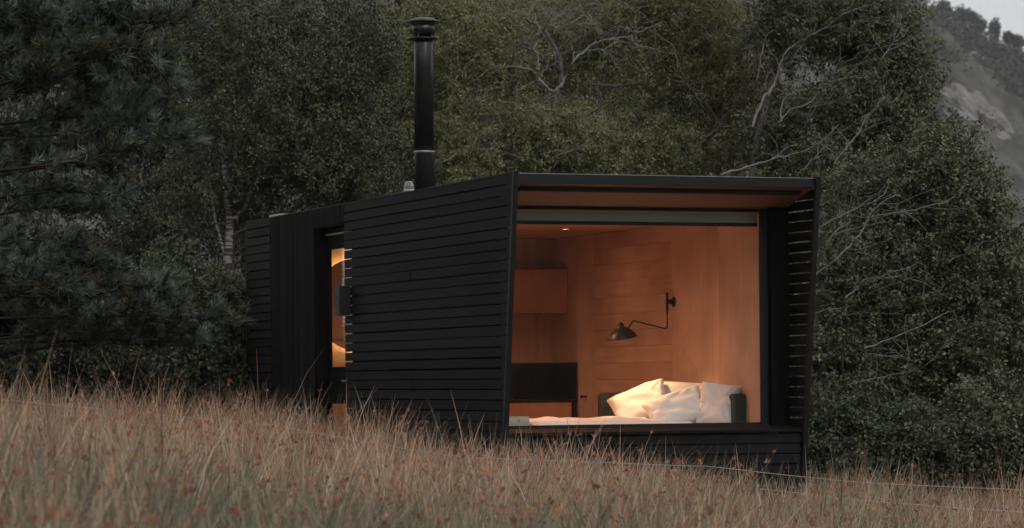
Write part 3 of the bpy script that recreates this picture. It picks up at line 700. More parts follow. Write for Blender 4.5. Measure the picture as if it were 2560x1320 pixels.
# fascia, soffit, fin trims
fa = MB(); fa.box(.032, W-.032, -.004, .05, cz(1.925), cz(ZT-.008)); fa.build('fascia', M['metal'], cabin, .003)
box('fascia_flashing', M['flash'], cabin, .034, W-.034, -.009, .06, cz(ZT-.0078), cz(ZT-.002))
sf = MB(); sf.hexa([(.03,.052,cz(1.926)),(W-.03,.052,cz(1.926)),(W-.03,.72,cz(1.742)),(.03,.72,cz(1.742)),(.03,.052,cz(1.955)),(W-.03,.052,cz(1.955)),(W-.03,.72,cz(1.86)),(.03,.72,cz(1.86))])
sf.build('soffit', plain('soffit_glow_brown', (.27, .14, .085), .55, 0, .3, .05, 20), cabin)  # reddish base colour stands in for the warm glow from the room
def trim(name, u0, u1, ds, zt):
    z0, z1 = cz(ZB-.02), cz(zt); a0, a1 = front_s(ZB), 0
    MB().hexa([(u0,a0-ds,z0),(u1,a0-ds,z0),(u1,a0-.002,z0),(u0,a0-.002,z0),(u0,a1-ds,z1),(u1,a1-ds,z1),(u1,a1-.002,z1),(u0,a1-.002,z1)]).build(name, M['metal'], cabin, .003)
trim('fin_trim', -.006, .045, .05, ZT+.012); trim('fin_trim', W-.045, W+.006, .05, ZT+.012)
box('added_fin_lining', M['void'], cabin, .0285, .0315, .43, .79, 0, cz(1.90))  # black sheet added behind the fin planks to keep their gaps dark
# uprights that carry the fins from inside
box('fin_post', M['metal'], cabin, .033, .075, .48, .55, cz(-.6), cz(1.80)); box('parapet_cap', M['metal'], cabin, -.004, .10, .06, LEN, cz(ZT-.001), cz(ZT+.006))
box('corner_flashing', M['flash'], cabin, .0, .20, 8.0, 8.42, cz(ZT+.007), cz(ZT+.03))
# front wall: window surround, frame, glass, lower planks
SG = .74
surround = box('window_surround', M['board'], cabin, W-.235, W-.03, SG-.10, SG+.05, cz(-.56), cz(1.76))
box('window_surround', M['board'], cabin, .03, .16, SG-.10, SG+.05, cz(-.56), cz(1.76))
WL, WR, WB, WT = .16, W-.235, -.475, 1.745
wf = MB()
wf.box(WL, WL+.05, SG-.03, SG+.06, cz(WB-.03), cz(WT)); wf.box(WR-.055, WR-.002, SG-.03, SG+.06, cz(WB-.03), cz(WT))
wf.box(WL+.05, WR-.055, SG-.03, SG+.06, cz(WB-.03), cz(WB+.012)); wf.box(WL+.05, WR-.055, SG-.03, SG+.06, cz(WT-.03), cz(WT))
frame = wf.build('window_frame', M['metal'], cabin, .003)
box('window_pane', M['glass'], frame, WL+.05, WR-.055, SG+.004, SG+.016, cz(WB+.012), cz(WT-.03))
box('window_stile', M['metal'], frame, WR-.105, WR-.0555, SG-.06, SG-.031, cz(WB-.03), cz(WT-.002), .003)
sl = MB(); sl.hexa([(.03,.33,cz(-.56)),(W-.03,.33,cz(-.56)),(W-.03,SG+.05,cz(-.56)),(.03,SG+.05,cz(-.56)),(.03,.33,cz(-.53)),(W-.03,.33,cz(-.53)),(W-.03,SG+.05,cz(-.487)),(.03,SG+.05,cz(-.487))])
sl.build('window_sill', M['plank_u'], cabin, .003)
lw = box('apron', M['void'], cabin, .03, W-.03, .402, .46, 0, cz(-.575))
for i in range(6):
    z1 = cz(-.575-i*PITCH); box('plank', M['plank_u'], lw, .047, W-.047, .365+random.uniform(-.002, .002), .394, z1-PITCH+GAP, z1)
box('floor_base', M['void'], cabin, .121, W-.121, .47, LEN-.11, 0, cz(FLOOR-.04))
for (u, s) in ((.3, .6), (W-.3, .6), (.3, 5), (W-.3, 5), (.3, 9.2), (W-.3, 9.2)):
    q = LW(u, s, 0); zg = float(gz(q.x, q.y))-EYE
    box('stilt', M['metal'], cabin, u-.06, u+.06, s-.06, s+.06, cz(zg-.25), -.002)

# interior lining
CEIL, UR = 1.71, 3.10
box('spandrel', M['ply_v'], cabin, .122, W-.122, SG-.02, SG+.055, cz(FLOOR-.03), cz(-.561))
lining = box('room_floor', M['floor'], cabin, .125, UR+.08, SG+.06, LEN-.12, cz(FLOOR-.03), cz(FLOOR))
cl = box('room_ceiling', M['void'], cabin, .125, UR+.08, SG+.07, LEN-.12, cz(CEIL+.02), cz(CEIL+.05))
for i in range(7):
    s0 = SG+.075+i*1.2; box('ceiling_panel', M['ply_c'], cl, .126, UR-.002, s0, min(s0+1.197, LEN-.12), cz(CEIL), cz(CEIL+.018))
rl = box('wall_lining', M['void'], cabin, UR+.02, UR+.09, SG+.06, LEN-.12, cz(FLOOR), cz(CEIL-.001))
for a, b in ((SG+.062, 1.94), (1.94, 3.2), (5.46, 6.78), (6.78, LEN-.12)):
    box('wall_panel', M['ply_v'], rl, UR, UR+.018, a+.0015, b-.0015, cz(FLOOR), cz(CEIL-.002))
hb = .191
for i in range(14):
    z1 = CEIL-.002-i*hb; box('wall_plank', M['ply_h'], rl, UR, UR+.018, 3.2015, 5.4585, cz(max(FLOOR, z1-hb+.003)), cz(z1))
ll = box('wall_lining', M['void'], cabin, .122, .14, SG+.06, S_DOOR0-.18, cz(FLOOR), cz(CEIL-.001))
for a, b in ((SG+.062, 2.0), (2.0, 3.6), (3.6, S_DOOR0-.18)):
    box('wall_panel', M['ply_v'], ll, .141, .158, a+.0015, b-.0015, cz(FLOOR), cz(CEIL-.002))
pk = box('kitchen_partition', M['void'], cabin, 1.42, UR-.001, 6.80, 6.86, cz(FLOOR), cz(CEIL-.001))
for a, b in ((1.42, 2.0), (2.0, 2.45), (2.45, 2.90), (2.90, UR-.002)):
    box('wall_panel', M['ply_v'], pk, a+.0015, b-.0015, 6.781, 6.799, cz(FLOOR), cz(CEIL-.002))
pb = box('hall_partition', M['void'], cabin, .165, 1.418, 7.62, 7.68, cz(FLOOR), cz(CEIL-.001))
for i in range(8):
    z1 = CEIL-.002-i*.34; box('wall_panel', M['ply_h'], pb, .166, 1.417, 7.60, 7.619, cz(max(FLOOR, z1-.338)), cz(z1))
box('hall_return', M['ply_v'], cabin, 1.40, 1.418, 6.87, 7.598, cz(FLOOR), cz(CEIL-.002))
# blind behind the glass
bl = box('blind', M['blind'], cabin, WL+.06, WR-.06, SG+.10, SG+.104, cz(1.606), cz(1.705))
box('blind_bar', M['metal'], bl, WL+.06, WR-.06, SG+.092, SG+.112, cz(1.568), cz(1.605))

# ------------------------------------------------------------------ things on and in the cabin
def thing(name, label, cat, u, s, z, group=None):
    return tag(empty(name, LW(u, s, z), TH), label, cat, group)

# flue
fl = thing('chimney_flue', 'tall glossy black stove flue with a double-disc cowl on the roof', 'chimney', .75, 4.75, 1.95)
m = MB(); m.lathe([(.114, 0), (.114, .60), (.116, .615), (.116, .62)], 32); m.build('pipe', M['flue'], fl)
m = MB(); m.lathe([(.119, .622), (.121, .628), (.121, .638), (.119, .644)], 32); m.build('joint_ring', M['flash'], fl)
m = MB(); m.lathe([(.111, .645), (.111, 1.86), (.104, 1.88), (.100, 1.895)], 32); m.build('pipe', M['flue'], fl)
cw = MB(); cw.lathe([(.10, 1.896), (.178, 1.906), (.182, 1.912), (.178, 1.920), (.09, 1.935), (.09, 1.975)], 32)
cw.lathe([(.128, 1.965), (.134, 1.968), (.134, 2.075), (.128, 2.078)], 32)
for k in range(4):
    a = PI/4+k*PI/2; cw.box(.128*math.cos(a)-.006, .128*math.cos(a)+.006, .128*math.sin(a)-.006, .128*math.sin(a)+.006, 1.91, 2.11)
cw.lathe([(.184, 2.098), (.190, 2.104), (.186, 2.112), (.10, 2.150), (.02, 2.158)], 32)
cw.build('cowl', M['flue'], fl)
# roof outlet guard
ro = thing('roof_outlet', 'small white ribbed roof outlet beside the flue', 'roof outlet', .75, 5.3, 1.95)
m = MB(); m.lathe([(.05, 0), (.05, .21), (.062, .225), (.060, .245)], 20); m.build('collar', M['white'], ro)
m = MB()
for k in range(16):
    a = 2*PI*k/16; m.tube([(.058*math.cos(a), .058*math.sin(a), .243), (.042*math.cos(a), .042*math.sin(a), .325)], .0042, 5)
m.build('rib', M['white'], ro)
m = MB(); m.lathe([(.046, .322), (.046, .330), (.03, .335)], 20); m.build('cap', M['white'], ro)
# box by the door
bx = thing('wall_box', 'slate black box fixed on the planks beside the lit door', 'wall box', 0, 5.165, .745)
MB().box(-.141, -.003, 0, .155, 0, .335).build('housing', M['boxm'], bx, .004)
r_ = MB(); r_.tube([(-.143, .078+.045*math.cos(a), .20+.045*math.sin(a)) for a in [2*PI*i/24 for i in range(25)]], .0035, 5)
r_.build('ring_mark', M['mark'], bx)
r_ = MB()
for zz in (.035, .048, .060): r_.box(-.1435, -.1405, .03, .13, zz, zz+.004)
r_.build('line_mark', M['mark'], bx)
# mirror
mi = thing('round_mirror', 'round backlit mirror seen through the door glass', 'mirror', 0, 0, 0)
def backlit_mirror():
    c = P(887, 762, 37.4)-ORG; u0 = c.dot(CU); s0 = 7.57
    mi.location = LW(u0, s0-.05, c.z); mi.rotation_euler = (0, 0, TH+.075); R = .565
    v = []; f = []
    m = MB(); n = 48
    def disc(r, s, fr):
        return [(r*math.cos(2*PI*i/n), s, r*math.sin(2*PI*i/n)) for i in range(n)]
    a, b = disc(R, -.012, 0), disc(R, -.002, 0)
    m.add(a+b, [tuple(range(n)), tuple(range(2*n-1, n-1, -1))]+[(i, n+i, n+(i+1)%n, (i+1)%n) for i in range(n)]); m.build('mirror_glass', M['mirror'], mi)
    m = MB(); m.tube([((R-.035)*math.cos(2*PI*i/48), .012, (R-.035)*math.sin(2*PI*i/48)) for i in range(49)], .008, 6); m.build('light_strip', M['led'], mi)
backlit_mirror()

# kitchen
kt = thing('kitchen_unit', 'kitchen counter with black worktop, splashback and oak drawers', 'kitchen counter', 1.6, 5.97, FLOOR)
def kz(z): return z-FLOOR
KU = UR-1.6-.004
dz = P(1440, 1003, 36.6).z-EYE; tz = P(1377, 907, 37.5).z-EYE
box('splashback', M['black'], kt, 0, KU-.022, .79, .806, kz(dz+.03), kz(tz), .001)
box('splashback', M['black'], kt, KU-.02, KU, 0, .806, kz(dz-.02), kz(tz), .001)
box('worktop', M['black'], kt, 0, KU-.022, 0, .789, kz(dz-.005), kz(dz+.029), .002)
box('drawer_front', M['cab'], kt, .02, KU-.075, .018, .036, kz(dz-.30), kz(dz-.012), .002)
box('drawer_front', M['cab'], kt, .02, KU-.075, .018, .036, kz(dz-.58), kz(dz-.325), .002)
box('carcass', M['black'], kt, 0, KU-.022, .04, .788, .0, kz(dz-.006))
box('end_panel', M['black'], kt, KU-.068, KU-.022, .0, .038, 0, kz(dz-.006))
tp = thing('kitchen_tap', 'black gooseneck tap on the kitchen worktop', 'tap', 0, 0, 0)
tq = P(1290, 990, 37.0)-ORG; tu = tq.dot(CU); tp.location = LW(tu, 6.5, dz+.03)
m = MB(); arc = [(0, 0, 0), (0, 0, .24)]+[(.10-.10*math.cos(a), 0, .24+.10*math.sin(a)) for a in [PI*k/10 for k in range(1, 10)]]+[(.20, 0, .19)]
m.tube(arc, .011, 10); m.build('spout', M['metal'], tp); m = MB(); m.lathe([(.024, 0), (.024, .03), (.014, .04)], 16); m.build('base', M['metal'], tp)
m = MB(); m.tube([(0, -.01, .07), (0, -.06, .09)], .006, 8); m.build('lever', M['metal'], tp)
uc_z0 = P(1418, 780, 36.9).z-EYE; uc_z1 = P(1418, 673, 36.9).z-EYE
uc = thing('wall_cupboard', 'oak wall cupboard hung above the kitchen counter', 'cupboard', 1.6, 6.25, uc_z0)
h = uc_z1-uc_z0
box('carcass', M['cab'], uc, .002, KU-.012, .021, .528, 0.012, h); box('cupboard_door', M['cab'], uc, 0, KU*.5-.002, 0, .018, .014, h-.002, .002); box('cupboard_door', M['cab'], uc, KU*.5+.002, KU-.010, 0, .018, .014, h-.002, .002)
box('base_panel', M['cab'], uc, 0, KU-.010, 0, .528, -.012, .010)
# coat knob on the panel
kp = P(1463, 992, 36.0)-ORG
kn = thing('coat_knob', 'short black coat knob on the wood panel beside the kitchen', 'knob', UR, 5.72, kp.z)
m = MB(); m.tube([(-.002, 0, 0), (-.05, 0, 0)], .010, 12); m.build('stem', M['lampblk'], kn)
m = MB(); m.tube([(-.0505, 0, 0), (-.066, 0, 0)], [.022, .020], 14); m.build('head', M['lampblk'], kn)
m = MB(); m.tube([(0.0, 0, 0), (-.003, 0, 0)], .02, 14); m.build('rose', M['lampblk'], kn)

# downlights: the one in view, and unseen ones added to light room and hall
def downlight(u, s, label, power):
    d = thing('downlight', label, 'downlight', u, s, CEIL-.001, 'ceiling downlights')
    m = MB(); m.lathe([(.048, 0), (.050, -.004), (.036, -.006), (.034, -.002)], 24, cap=False); m.build('ring', M['lampblk'], d)
    m = MB(); m.lathe([(.033, -.0015), (.033, -.003)], 20); m.build('lens', M['spotled'], d)
    l = bpy.data.lights.new('downlight_lamp', 'SPOT'); l.energy = power; l.color = (1.0, .405, .20); l.spot_size = math.radians(168); l.spot_blend = 1.0; l.shadow_soft_size = .03
    o = bpy.data.objects.new('downlight_lamp', l); COL.objects.link(o); o.parent = d; o.location = (0, 0, -.012)
q = P(1413, 573, 34.0); k_ = (CEIL)/((q.z-EYE)/34.0)      # depth where that ray meets the ceiling
q = P(1413, 573, k_)-ORG
downlight(q.dot(CU), q.dot(CS), 'lit recessed downlight in the plywood ceiling', 12)
downlight(.8, 2.3, 'unseen downlight added to brighten the wall near the window', 195)
downlight(.8, 4.4, 'unseen downlight added over the middle of the room', 90)
downlight(.75, 6.4, 'unseen downlight added to light the hall behind the door glass', 75)

# bed
BU0, BU1, BS0, BS1 = .62, 2.95, .86, 2.75
bd = thing('bed', 'low platform bed under the picture window', 'bed', BU0, BS0, FLOOR)
box('base', M['cab'], bd, 0, BU1-BU0, .03, BS1-BS0, 0, .26, .004)
mt = box('mattress', M['linen'], bd, .02, BU1-BU0-.02, .04, BS1-BS0-.02, .262, .43, .03)
def duvet():
    nu, ns = 110, 70; v = []; f = []
    for j in range(ns):
        for i in range(nu):
            a = i/(nu-1); b = j/(ns-1); u = -.04+a*1.78; s = .0+b*(BS1-BS0+.0)
            q = Vector((u*2.2, s*2.6, 3.3))
            z = .485+.030*noise.noise(q)+.016*noise.noise(q*2.7)+.010*math.sin(u*9+s*4+2*noise.noise(q*1.3))+.03*b
            e = min(a/.04, (1-a)/.05, b/.05, (1-b)/.05, 1.0); z = .432+(z-.432)*(max(0, e)**.5)
            v.append((u, s, z))
    for j in range(ns-1):
        for i in range(nu-1): k = j*nu+i; f.append((k, k+1, k+nu+1, k+nu))
    m = MB(); m.add(v, f, True); o = m.build('duvet', M['duvet'], None); so = o.modifiers.new('thick', 'SOLIDIFY'); so.thickness = .02; so.offset = 1
    o.location = LW(BU0, BS0, FLOOR); o.rotation_euler = (0, 0, TH)
    tag(o, 'rumpled white duvet spread over the bed', 'duvet')
duvet()
# headboards: one along the right wall, one across the far end
def rounded_slab(w, h, t, r, n=8):
    pts = [(0, 0), (w, 0)]+[(w-r+r*math.cos(a), h-r+r*math.sin(a)) for a in [PI/2*k/n for k in range(n+1)]]+[(r-r*math.sin(a), h-r+r*math.cos(a)) for a in [PI/2*k/n for k in range(n+1)]]
    k = len(pts); v = [(x, 0, z) for x, z in pts]+[(x, t, z) for x, z in pts]
    return v, [tuple(range(k)), tuple(range(2*k-1, k-1, -1))]+[(i, k+i, k+(i+1)%k, (i+1)%k) for i in range(k)]
hz = P(1853, 985, 31.7).z-EYE
h1 = thing('headboard', 'grey upholstered headboard along the right wall behind the pillows', 'headboard', BU1+.012, PU(1866, 985, UR)[0], FLOOR)
v, f = rounded_slab(BU1*0+UR-BU1-.014, hz-FLOOR, 1.5, .035); m = MB(); m.add(v, f); m.build('pad', M['felt'], h1, .008)
hu0 = PS(1506, 990, 2.75)[0]
h2 = thing('headboard', 'brown upholstered headboard across the far end of the bed', 'headboard', hu0, 2.79, FLOOR)
v, f = rounded_slab(BU1-.02-hu0, hz-FLOOR+.02, .10, .05); m = MB(); m.add(v, f); m.build('board', M['felt'], h2, .006)
v, f = rounded_slab(BU1-.16-hu0, hz-FLOOR-.0, .05, .05); m = MB(); m.add([(x+.13, y-.052, z) for x, y, z in v], f); m.build('cushion', M['felt_tan'], h2, .012)

def pillow(label, cpx, cpy, Y, wid, hei, thick, rx, ry, rz, seed):
    n = 44; v = []; f = []; rng = random.Random(seed)
    for side in (1, -1):
        for j in range(n):
            for i in range(n):
                a = -1+2*i/(n-1); b = -1+2*j/(n-1)
                pa = 1-.10*(1-b*b)*abs(a)**3; pb = 1-.13*(1-a*a)*abs(b)**3
                e = max(0, (1-abs(a)**3.2))*max(0, (1-abs(b)**3.2)); t = thick*.5*(e**.42)
                q = Vector((a*1.8+seed*3, b*1.8, side*2.0)); wr = noise.noise(q*.8)*.022
                for ka, kb in ((1, 1), (-1, 1), (1, -1), (-1, -1)):      # folds running in from the corners
                    dr = math.hypot(a-ka, b-kb); an = math.atan2(b-kb, a-ka); wr += .016*math.sin(an*11+3*noise.noise(q*.9)+seed)*math.exp(-dr*1.5)*min(1, dr*2)
                wr += .007*math.sin((a*.7+b)*7+4*noise.noise(q*.7))
                t += wr*min(1, e*3+.1)
                x = a*wid*.5*pa; z = b*hei*.5*pb; y = -side*t
                z -= .05*hei*(a*a)*(1 if b > 0 else 0)*rng.uniform(.98, 1.02)
                v.append((x, y, z))
    for sd in range(2):
        o = sd*n*n
        for j in range(n-1):
            for i in range(n-1):
                k = o+j*n+i; q = (k, k+1, k+n+1, k+n); f.append(q if sd == 0 else q[::-1])
    m = MB(); m.add(v, f, True); o = m.build('pillow', M['linen'])
    cu, cz_ = PS(cpx, cpy, Y); o.location = LW(cu, Y, cz_); o.rotation_euler = (rx, ry, TH+rz)
    tag(o, label, 'pillow', 'pillows on the bed'); return o
R_ = math.radians
pillow('white pillow glowing under the lamp, leftmost on the bed', 1603, 1016, 2.40, .66, .50, .30, R_(-30), R_(-21), R_(-24), 1)
pillow('white pillow leaning in front with its right corner raised', 1690, 1024, 1.85, .66, .44, .24, R_(-36), R_(-19), R_(-18), 2)
pillow('white pillow at the back with two corners poking up', 1716, 1002, 2.30, .68, .46, .16, R_(-14), R_(3), R_(-42), 3)
pillow('white pillow nearest the window frame with a folded corner', 1797, 1011, 1.55, .46, .50, .22, R_(-12), R_(6), R_(-48), 4)

_u, _z = PS(1610, 1010, 2.32); PILLOW1 = CU*_u+CS*2.32+Vector((0, 0, _z))
# books by the window
q = P(1300, 1066, 30.95)-ORG
lg = box('bedside_ledge', M['cab'], None, -.13, .20, -.02, 1.6, FLOOR-(-.50), 0, .003); lg.location = LW(q.dot(CU), .86, -.492); lg.rotation_euler = (0, 0, TH)
tag(lg, 'oak ledge beside the bed that carries the books', 'ledge')
def book(label, w, d, h, z, du, cov, wavy=False):
    t = thing('book', label, 'book', q.dot(CU)+du, .885, z)
    box('pages', M['paper'], t, -w/2+.003, w/2-.003, .002, d-.004, .003, h-.003)
    box('cover', M[cov], t, -w/2, w/2, -.001, d, 0, .0028); box('cover', M[cov], t, -w/2, w/2, -.001, d, h-.0028, h)
book('grey book at the bottom of the pile by the window', .265, .20, .042, -.491, .012, 'cover_grey')
book('thin pale blue book in the middle of the pile', .24, .18, .022, -.448, -.004, 'cover_blue')
book('thick cream-paged book on top of the pile', .235, .17, .050, -.425, -.006, 'paper')

# wall lamp
def wall_lamp():
    s0 = 3.12
    top = P(1665, 730, 33.6)-ORG; mz = P(1678, 752, 33.6)-ORG
    t = thing('wall_lamp', 'black swing-arm wall lamp with a beetle-shaped shade over the pillows', 'lamp', UR, s0, mz.z)
    ru = -.085
    m = MB(); m.tube([(-.001, 0, 0), (-.012, 0, 0)], .058, 20); m.tube([(-.012, 0, 0), (ru, 0, 0)], .026, 12); m.build('wall_mount', M['lampblk'], t)
    m = MB(); m.box(ru-.012, ru+.012, -.012, .012, -.10, .105); m.build('bracket', M['lampblk'], t)
    zl = P(1667, 820, 33.6).z-EYE-mz.z
    hu, hz_ = PS(1583, 802, s0-.66); hu -= UR; hz_ -= mz.z
    eu, ez = PS(1569, 822, s0-.74); eu -= UR; ez -= mz.z
    sh = s0; ps = [(ru, 0, -.09), (ru, 0, zl+.03), (ru-.01, -.002, zl+.006), (ru-.03, -.006, zl), (hu+.03, -.64, hz_-.004), (hu, -.66, hz_+.002), (hu-.012, -.668, hz_-.012), (eu, -.74, ez)]
    m = MB(); m.tube(ps, .0085, 10); m.tube([(ru, 0, -.13), (ru, 0, -.09)], .013, 10); m.build('arm', M['lampblk'], t)
    # shade: a dome with a nipple, its mouth tipped towards the pillows
    prof = [(.010, .118), (.020, .112), (.026, .095), (.030, .078), (.048, .066), (.078, .046), (.106, .018), (.122, -.012), (.126, -.020)]
    n = 32; v = []; f = []
    for (r, z) in prof:
        for i in range(n): a = 2*PI*i/n; v.append((r*math.cos(a)*1.18, r*math.sin(a), z))
    for j in range(len(prof)-1):
        for i in range(n): f.append((j*n+i, (j+1)*n+i, (j+1)*n+(i+1)%n, j*n+(i+1)%n))
    f.append(tuple(range(n)))
    m = MB(); m.add(v, f, True); sh = m.build('lamp_shade', M['lampblk'], t)
    so = sh.modifiers.new('thick', 'SOLIDIFY'); so.thickness = .002; so.offset = -1
    cu, cz_ = PS(1554, 839, s0-.80); loc = (cu-UR, -.80, cz_-mz.z)
    sh.location = loc; sh.rotation_euler = (R_(6), R_(-9), 0); sh.scale = (1.16, 1.16, 1.22)
    inner = plain('white_shade_lining', (.7, .66, .6), .5)
    m = MB(); m.lathe([(.024, .0), (.030, .02), (.022, .045), (.012, .06)], 16); b = m.build('bulb', M['bulb'], sh)
    l = bpy.data.lights.new('bulb_light', 'SPOT'); l.energy = 50; l.color = (1.0, .50, .20); l.shadow_soft_size = .02; l.spot_size = math.radians(98); l.spot_blend = .85
    o = bpy.data.objects.new('bulb_light', l); COL.objects.link(o); o.parent = sh; o.location = (0, 0, -.012)
    aim = (Matrix.Translation(loc) @ sh.rotation_euler.to_matrix().to_4x4()).inverted() @ Vector((PILLOW1.dot(CU)-UR+.08, PILLOW1.dot(CS)-s0-.08, PILLOW1.z-mz.z))
    o.rotation_euler = (aim-o.location).to_track_quat('-Z', 'Y').to_euler()
wall_lamp()

# ------------------------------------------------------------------ the rush field
def build_grass():
    rng = np.random.default_rng(5)
    def scatter(n, y0, y1, pw):
        y = (y0**pw+(y1**pw-y0**pw)*rng.random(n))**(1/pw)
        half = .172*y+1.1; x = (rng.random(n)*2-1)*half
        return x, y
    x1, y1 = scatter(152000, 5.6, 30.5, 1.7); x2, y2 = scatter(9000, 30.5, 38, 1.6)
    x = np.concatenate([x1, x2]); y = np.concatenate([y1, y2])
    # pull the stems into tussocks
    nc = 1280; cx, cy = scatter(nc, 5.6, 36, 1.7)
    k = rng.integers(0, nc, len(x)); near = rng.random(len(x)) < .72
    rad = .05+.10*rng.random(nc)
    x = np.where(near, cx[k]+rng.normal(size=len(x))*rad[k], x); y = np.where(near, cy[k]+rng.normal(size=len(x))*rad[k], y)
    # not inside the cabin footprint
    dx, dy = x-ORG.x, y-ORG.y; u = dx*CU.x+dy*CU.y; s = dx*CS.x+dy*CS.y
    ok = ~((u > -.15) & (u < W+.15) & (s > .12) & (s < LEN+.2)) & (y > 5.8); x, y = x[ok], y[ok]; k = k[ok]; near = near[ok]
    n = len(x); z = gz(x, y)
    def patch(a, b, f, ph): return .5+.5*np.sin(a*f+ph+1.7*np.sin(b*f*.6+ph))*np.cos(b*f*.8-ph)
    tus = rng.normal(size=nc)[k]; tone_t = rng.random(nc)[k]
    dry = np.clip(.05+.55*patch(x, y, 1.0, .4)+.30*patch(x, y, .41, 2.0)+.55*(tone_t-.5)*near+.024*(y-9)+rng.normal(size=n)*.12, 0, 1)
    hh = (.635+.20*patch(x, y, .9, 1.1)+.105*np.tanh(-(x-.3)/2.0))*(1+.19*np.clip(tus, -1.5, 1.7)*near)*(.34+.68*rng.random(n)**1.15)
    tall = (rng.random(n) < .032*(.3+1.4*tone_t)) & (y > 15); hh = np.where(tall, hh*1.05+.10+.26*rng.random(n)**1.5, hh)
    dead = rng.random(n) < .14; hh = np.where(dead, hh*.85, hh)
    az = np.where(near & (rng.random(n) < .85), np.arctan2(y-cy[k], x-cx[k])+rng.normal(size=n)*.45, rng.random(n)*2*PI)
    dc = np.hypot(x-cx[k], y-cy[k])/(rad[k]+.01)
    lean = np.abs(rng.normal(size=n))*.16+.05+np.where(near, .13*np.minimum(dc, 2.2), .10); lean = np.where(dead, lean*2.0, lean); lean = np.where(tall, lean*.7, lean)
    dirx, diry = np.cos(az), np.sin(az)
    dirx = dirx+.2
    fa = rng.random(n)*PI; sx, sy = np.cos(fa), np.sin(fa)*.6
    w = (.0021+.0023*rng.random(n))
    lev = np.array([0, .42, .78, 1.0]); wl = np.array([1.0, .95, .7, .12]); V = np.empty((n, 8, 3)); Cc = np.empty((n, 8, 3))
    tan = np.array([.58, .405, .29]); rust = np.array([.50, .265, .165]); green = np.array([.185, .20, .135]); straw = np.array([.64, .51, .38]); red = np.array([.22, .085, .055])
    r = rng.random(n); rq = .18+.30*np.clip((y-17)/8, 0, 1)*np.clip(.6-x*.25, .2, 1); tip = np.where((r < .60-rq)[:, None], tan, np.where((r < .66)[:, None], rust, np.where((r < .92)[:, None], straw, green)))
    gb = green*(.7+.6*rng.random((n, 1)))
    dq = np.clip((dry-.30)*2.1, 0, 1)[:, None]; tipc = tip*dq+gb*(1-dq); tipc = np.where(dead[:, None], straw*.9, tipc)
    basec = gb*.8+.2*tipc; basec = np.where(dead[:, None], straw*.7, basec)
    tone = (.45+.75*rng.random((n, 1)))*(.75+.5*tone_t[:, None])
    for j, t in enumerate(lev):
        off = lean*hh*(t**1.9)
        px = x+dirx*off; py = y+diry*off; pz = z+hh*t-.35*lean*lean*hh*t*t
        for q, sg in enumerate((-1, 1)):
            V[:, j*2+q, 0] = px+sg*sx*w*wl[j]; V[:, j*2+q, 1] = py+sg*sy*w*wl[j]; V[:, j*2+q, 2] = pz
            mixv = np.clip((t-.15)/.65, 0, 1); Cc[:, j*2+q] = (basec*(1-mixv)+tipc*mixv)*tone
    i0 = np.arange(n)[:, None]*8; F = np.concatenate([i0+np.array([[a, a+1, a+3, a+2]]) for a in (0, 2, 4)], 0)
    g = np_mesh('rush_grass', V.reshape(-1, 3), F, Cc.reshape(-1, 3), M['blade'])
    tag(g, 'tall dry rushes and grass covering the field before the cabin', 'grass', kind='stuff')
    # seed clusters on the stems
    has = (rng.random(n) < .02+.20*(tone_t > .62)*near+.05*patch(x, y, 1.9, .9)) & ~dead; ix = np.nonzero(has)[0]; m_ = 6
    idx = np.repeat(ix, m_); t = np.repeat(.74+.2*rng.random(len(ix)), m_); off = lean[idx]*hh[idx]*t**1.9
    C = np.stack([x[idx]+dirx[idx]*off, y[idx]+diry[idx]*off, z[idx]+hh[idx]*t-.35*lean[idx]**2*hh[idx]*t*t], 1)
    a = rand_dir(len(idx), rng); a[:, 2] = np.abs(a[:, 2])+.5; a /= np.linalg.norm(a, axis=1, keepdims=True)
    C = C+a*.012+rng.normal(size=C.shape)*.009
    l = .020+.020*rng.random(len(idx)); Vs, Fs = leaf_quads(C, a, rand_dir(len(idx), rng), l, l*.55)
    sc = np.where((rng.random(len(ix)) < .45)[:, None], np.array([.28, .115, .075]), np.array([.40, .20, .115])); sc = np.repeat(sc*(.7+.6*rng.random((len(ix), 1))), m_, axis=0)
    g2 = np_mesh('rush_seed_head', Vs, Fs, np.repeat(sc, 4, axis=0), M['blade'])
    tag(g2, 'rust brown seed clusters on the rush stems', 'seed heads', kind='stuff')
build_grass()

# ------------------------------------------------------------------ fence wire and post
def build_fence():
    pts = [(-160, 985), (7, 999), (130, 1011), (306, 1028), (440, 1041), (668, 1062), (900, 1103), (1120, 1138), (1239, 1146), (1398, 1152), (1700, 1164), (1783, 1167), (1959, 1187), (2187, 1208), (2560, 1225), (2640, 1231)]
    p3 = catmull([P(x, y, 28.4-.24*i) for i, (x, y) in enumerate(pts)], 4); b = p3[0].copy()
    m = MB(); m.tube([p-b for p in p3], .0026, 6); o = m.build('fence_wire', M['wire']); o.location = b; tag(o, 'thin galvanised fence wire running through the rushes', 'wire', 'fence wires')
    pts = [(1900, 1222), (2170, 1252), (2300, 1262), (2420, 1272), (2560, 1280), (2640, 1286)]
    p3 = catmull([P(x, y, 24.3) for x, y in pts], 4); b = p3[0].copy()
    m = MB(); m.tube([p-b for p in p3], .0024, 6); o = m.build('fence_wire', M['wire']); o.location = b; tag(o, 'lower fence wire at the bottom right, half hidden in grass', 'wire', 'fence wires')
    q = P(2574, 1215, 24.6); zg = float(gz(q.x, q.y))
    m = MB(); m.lathe([(.045, -.3), (.043, q.z-zg+.07), (.035, q.z-zg+.085)], 14); o = m.build('fence_post', M['post']); o.location = (q.x, q.y, zg); tag(o, 'weathered round fence post at the right edge', 'post')
build_fence()

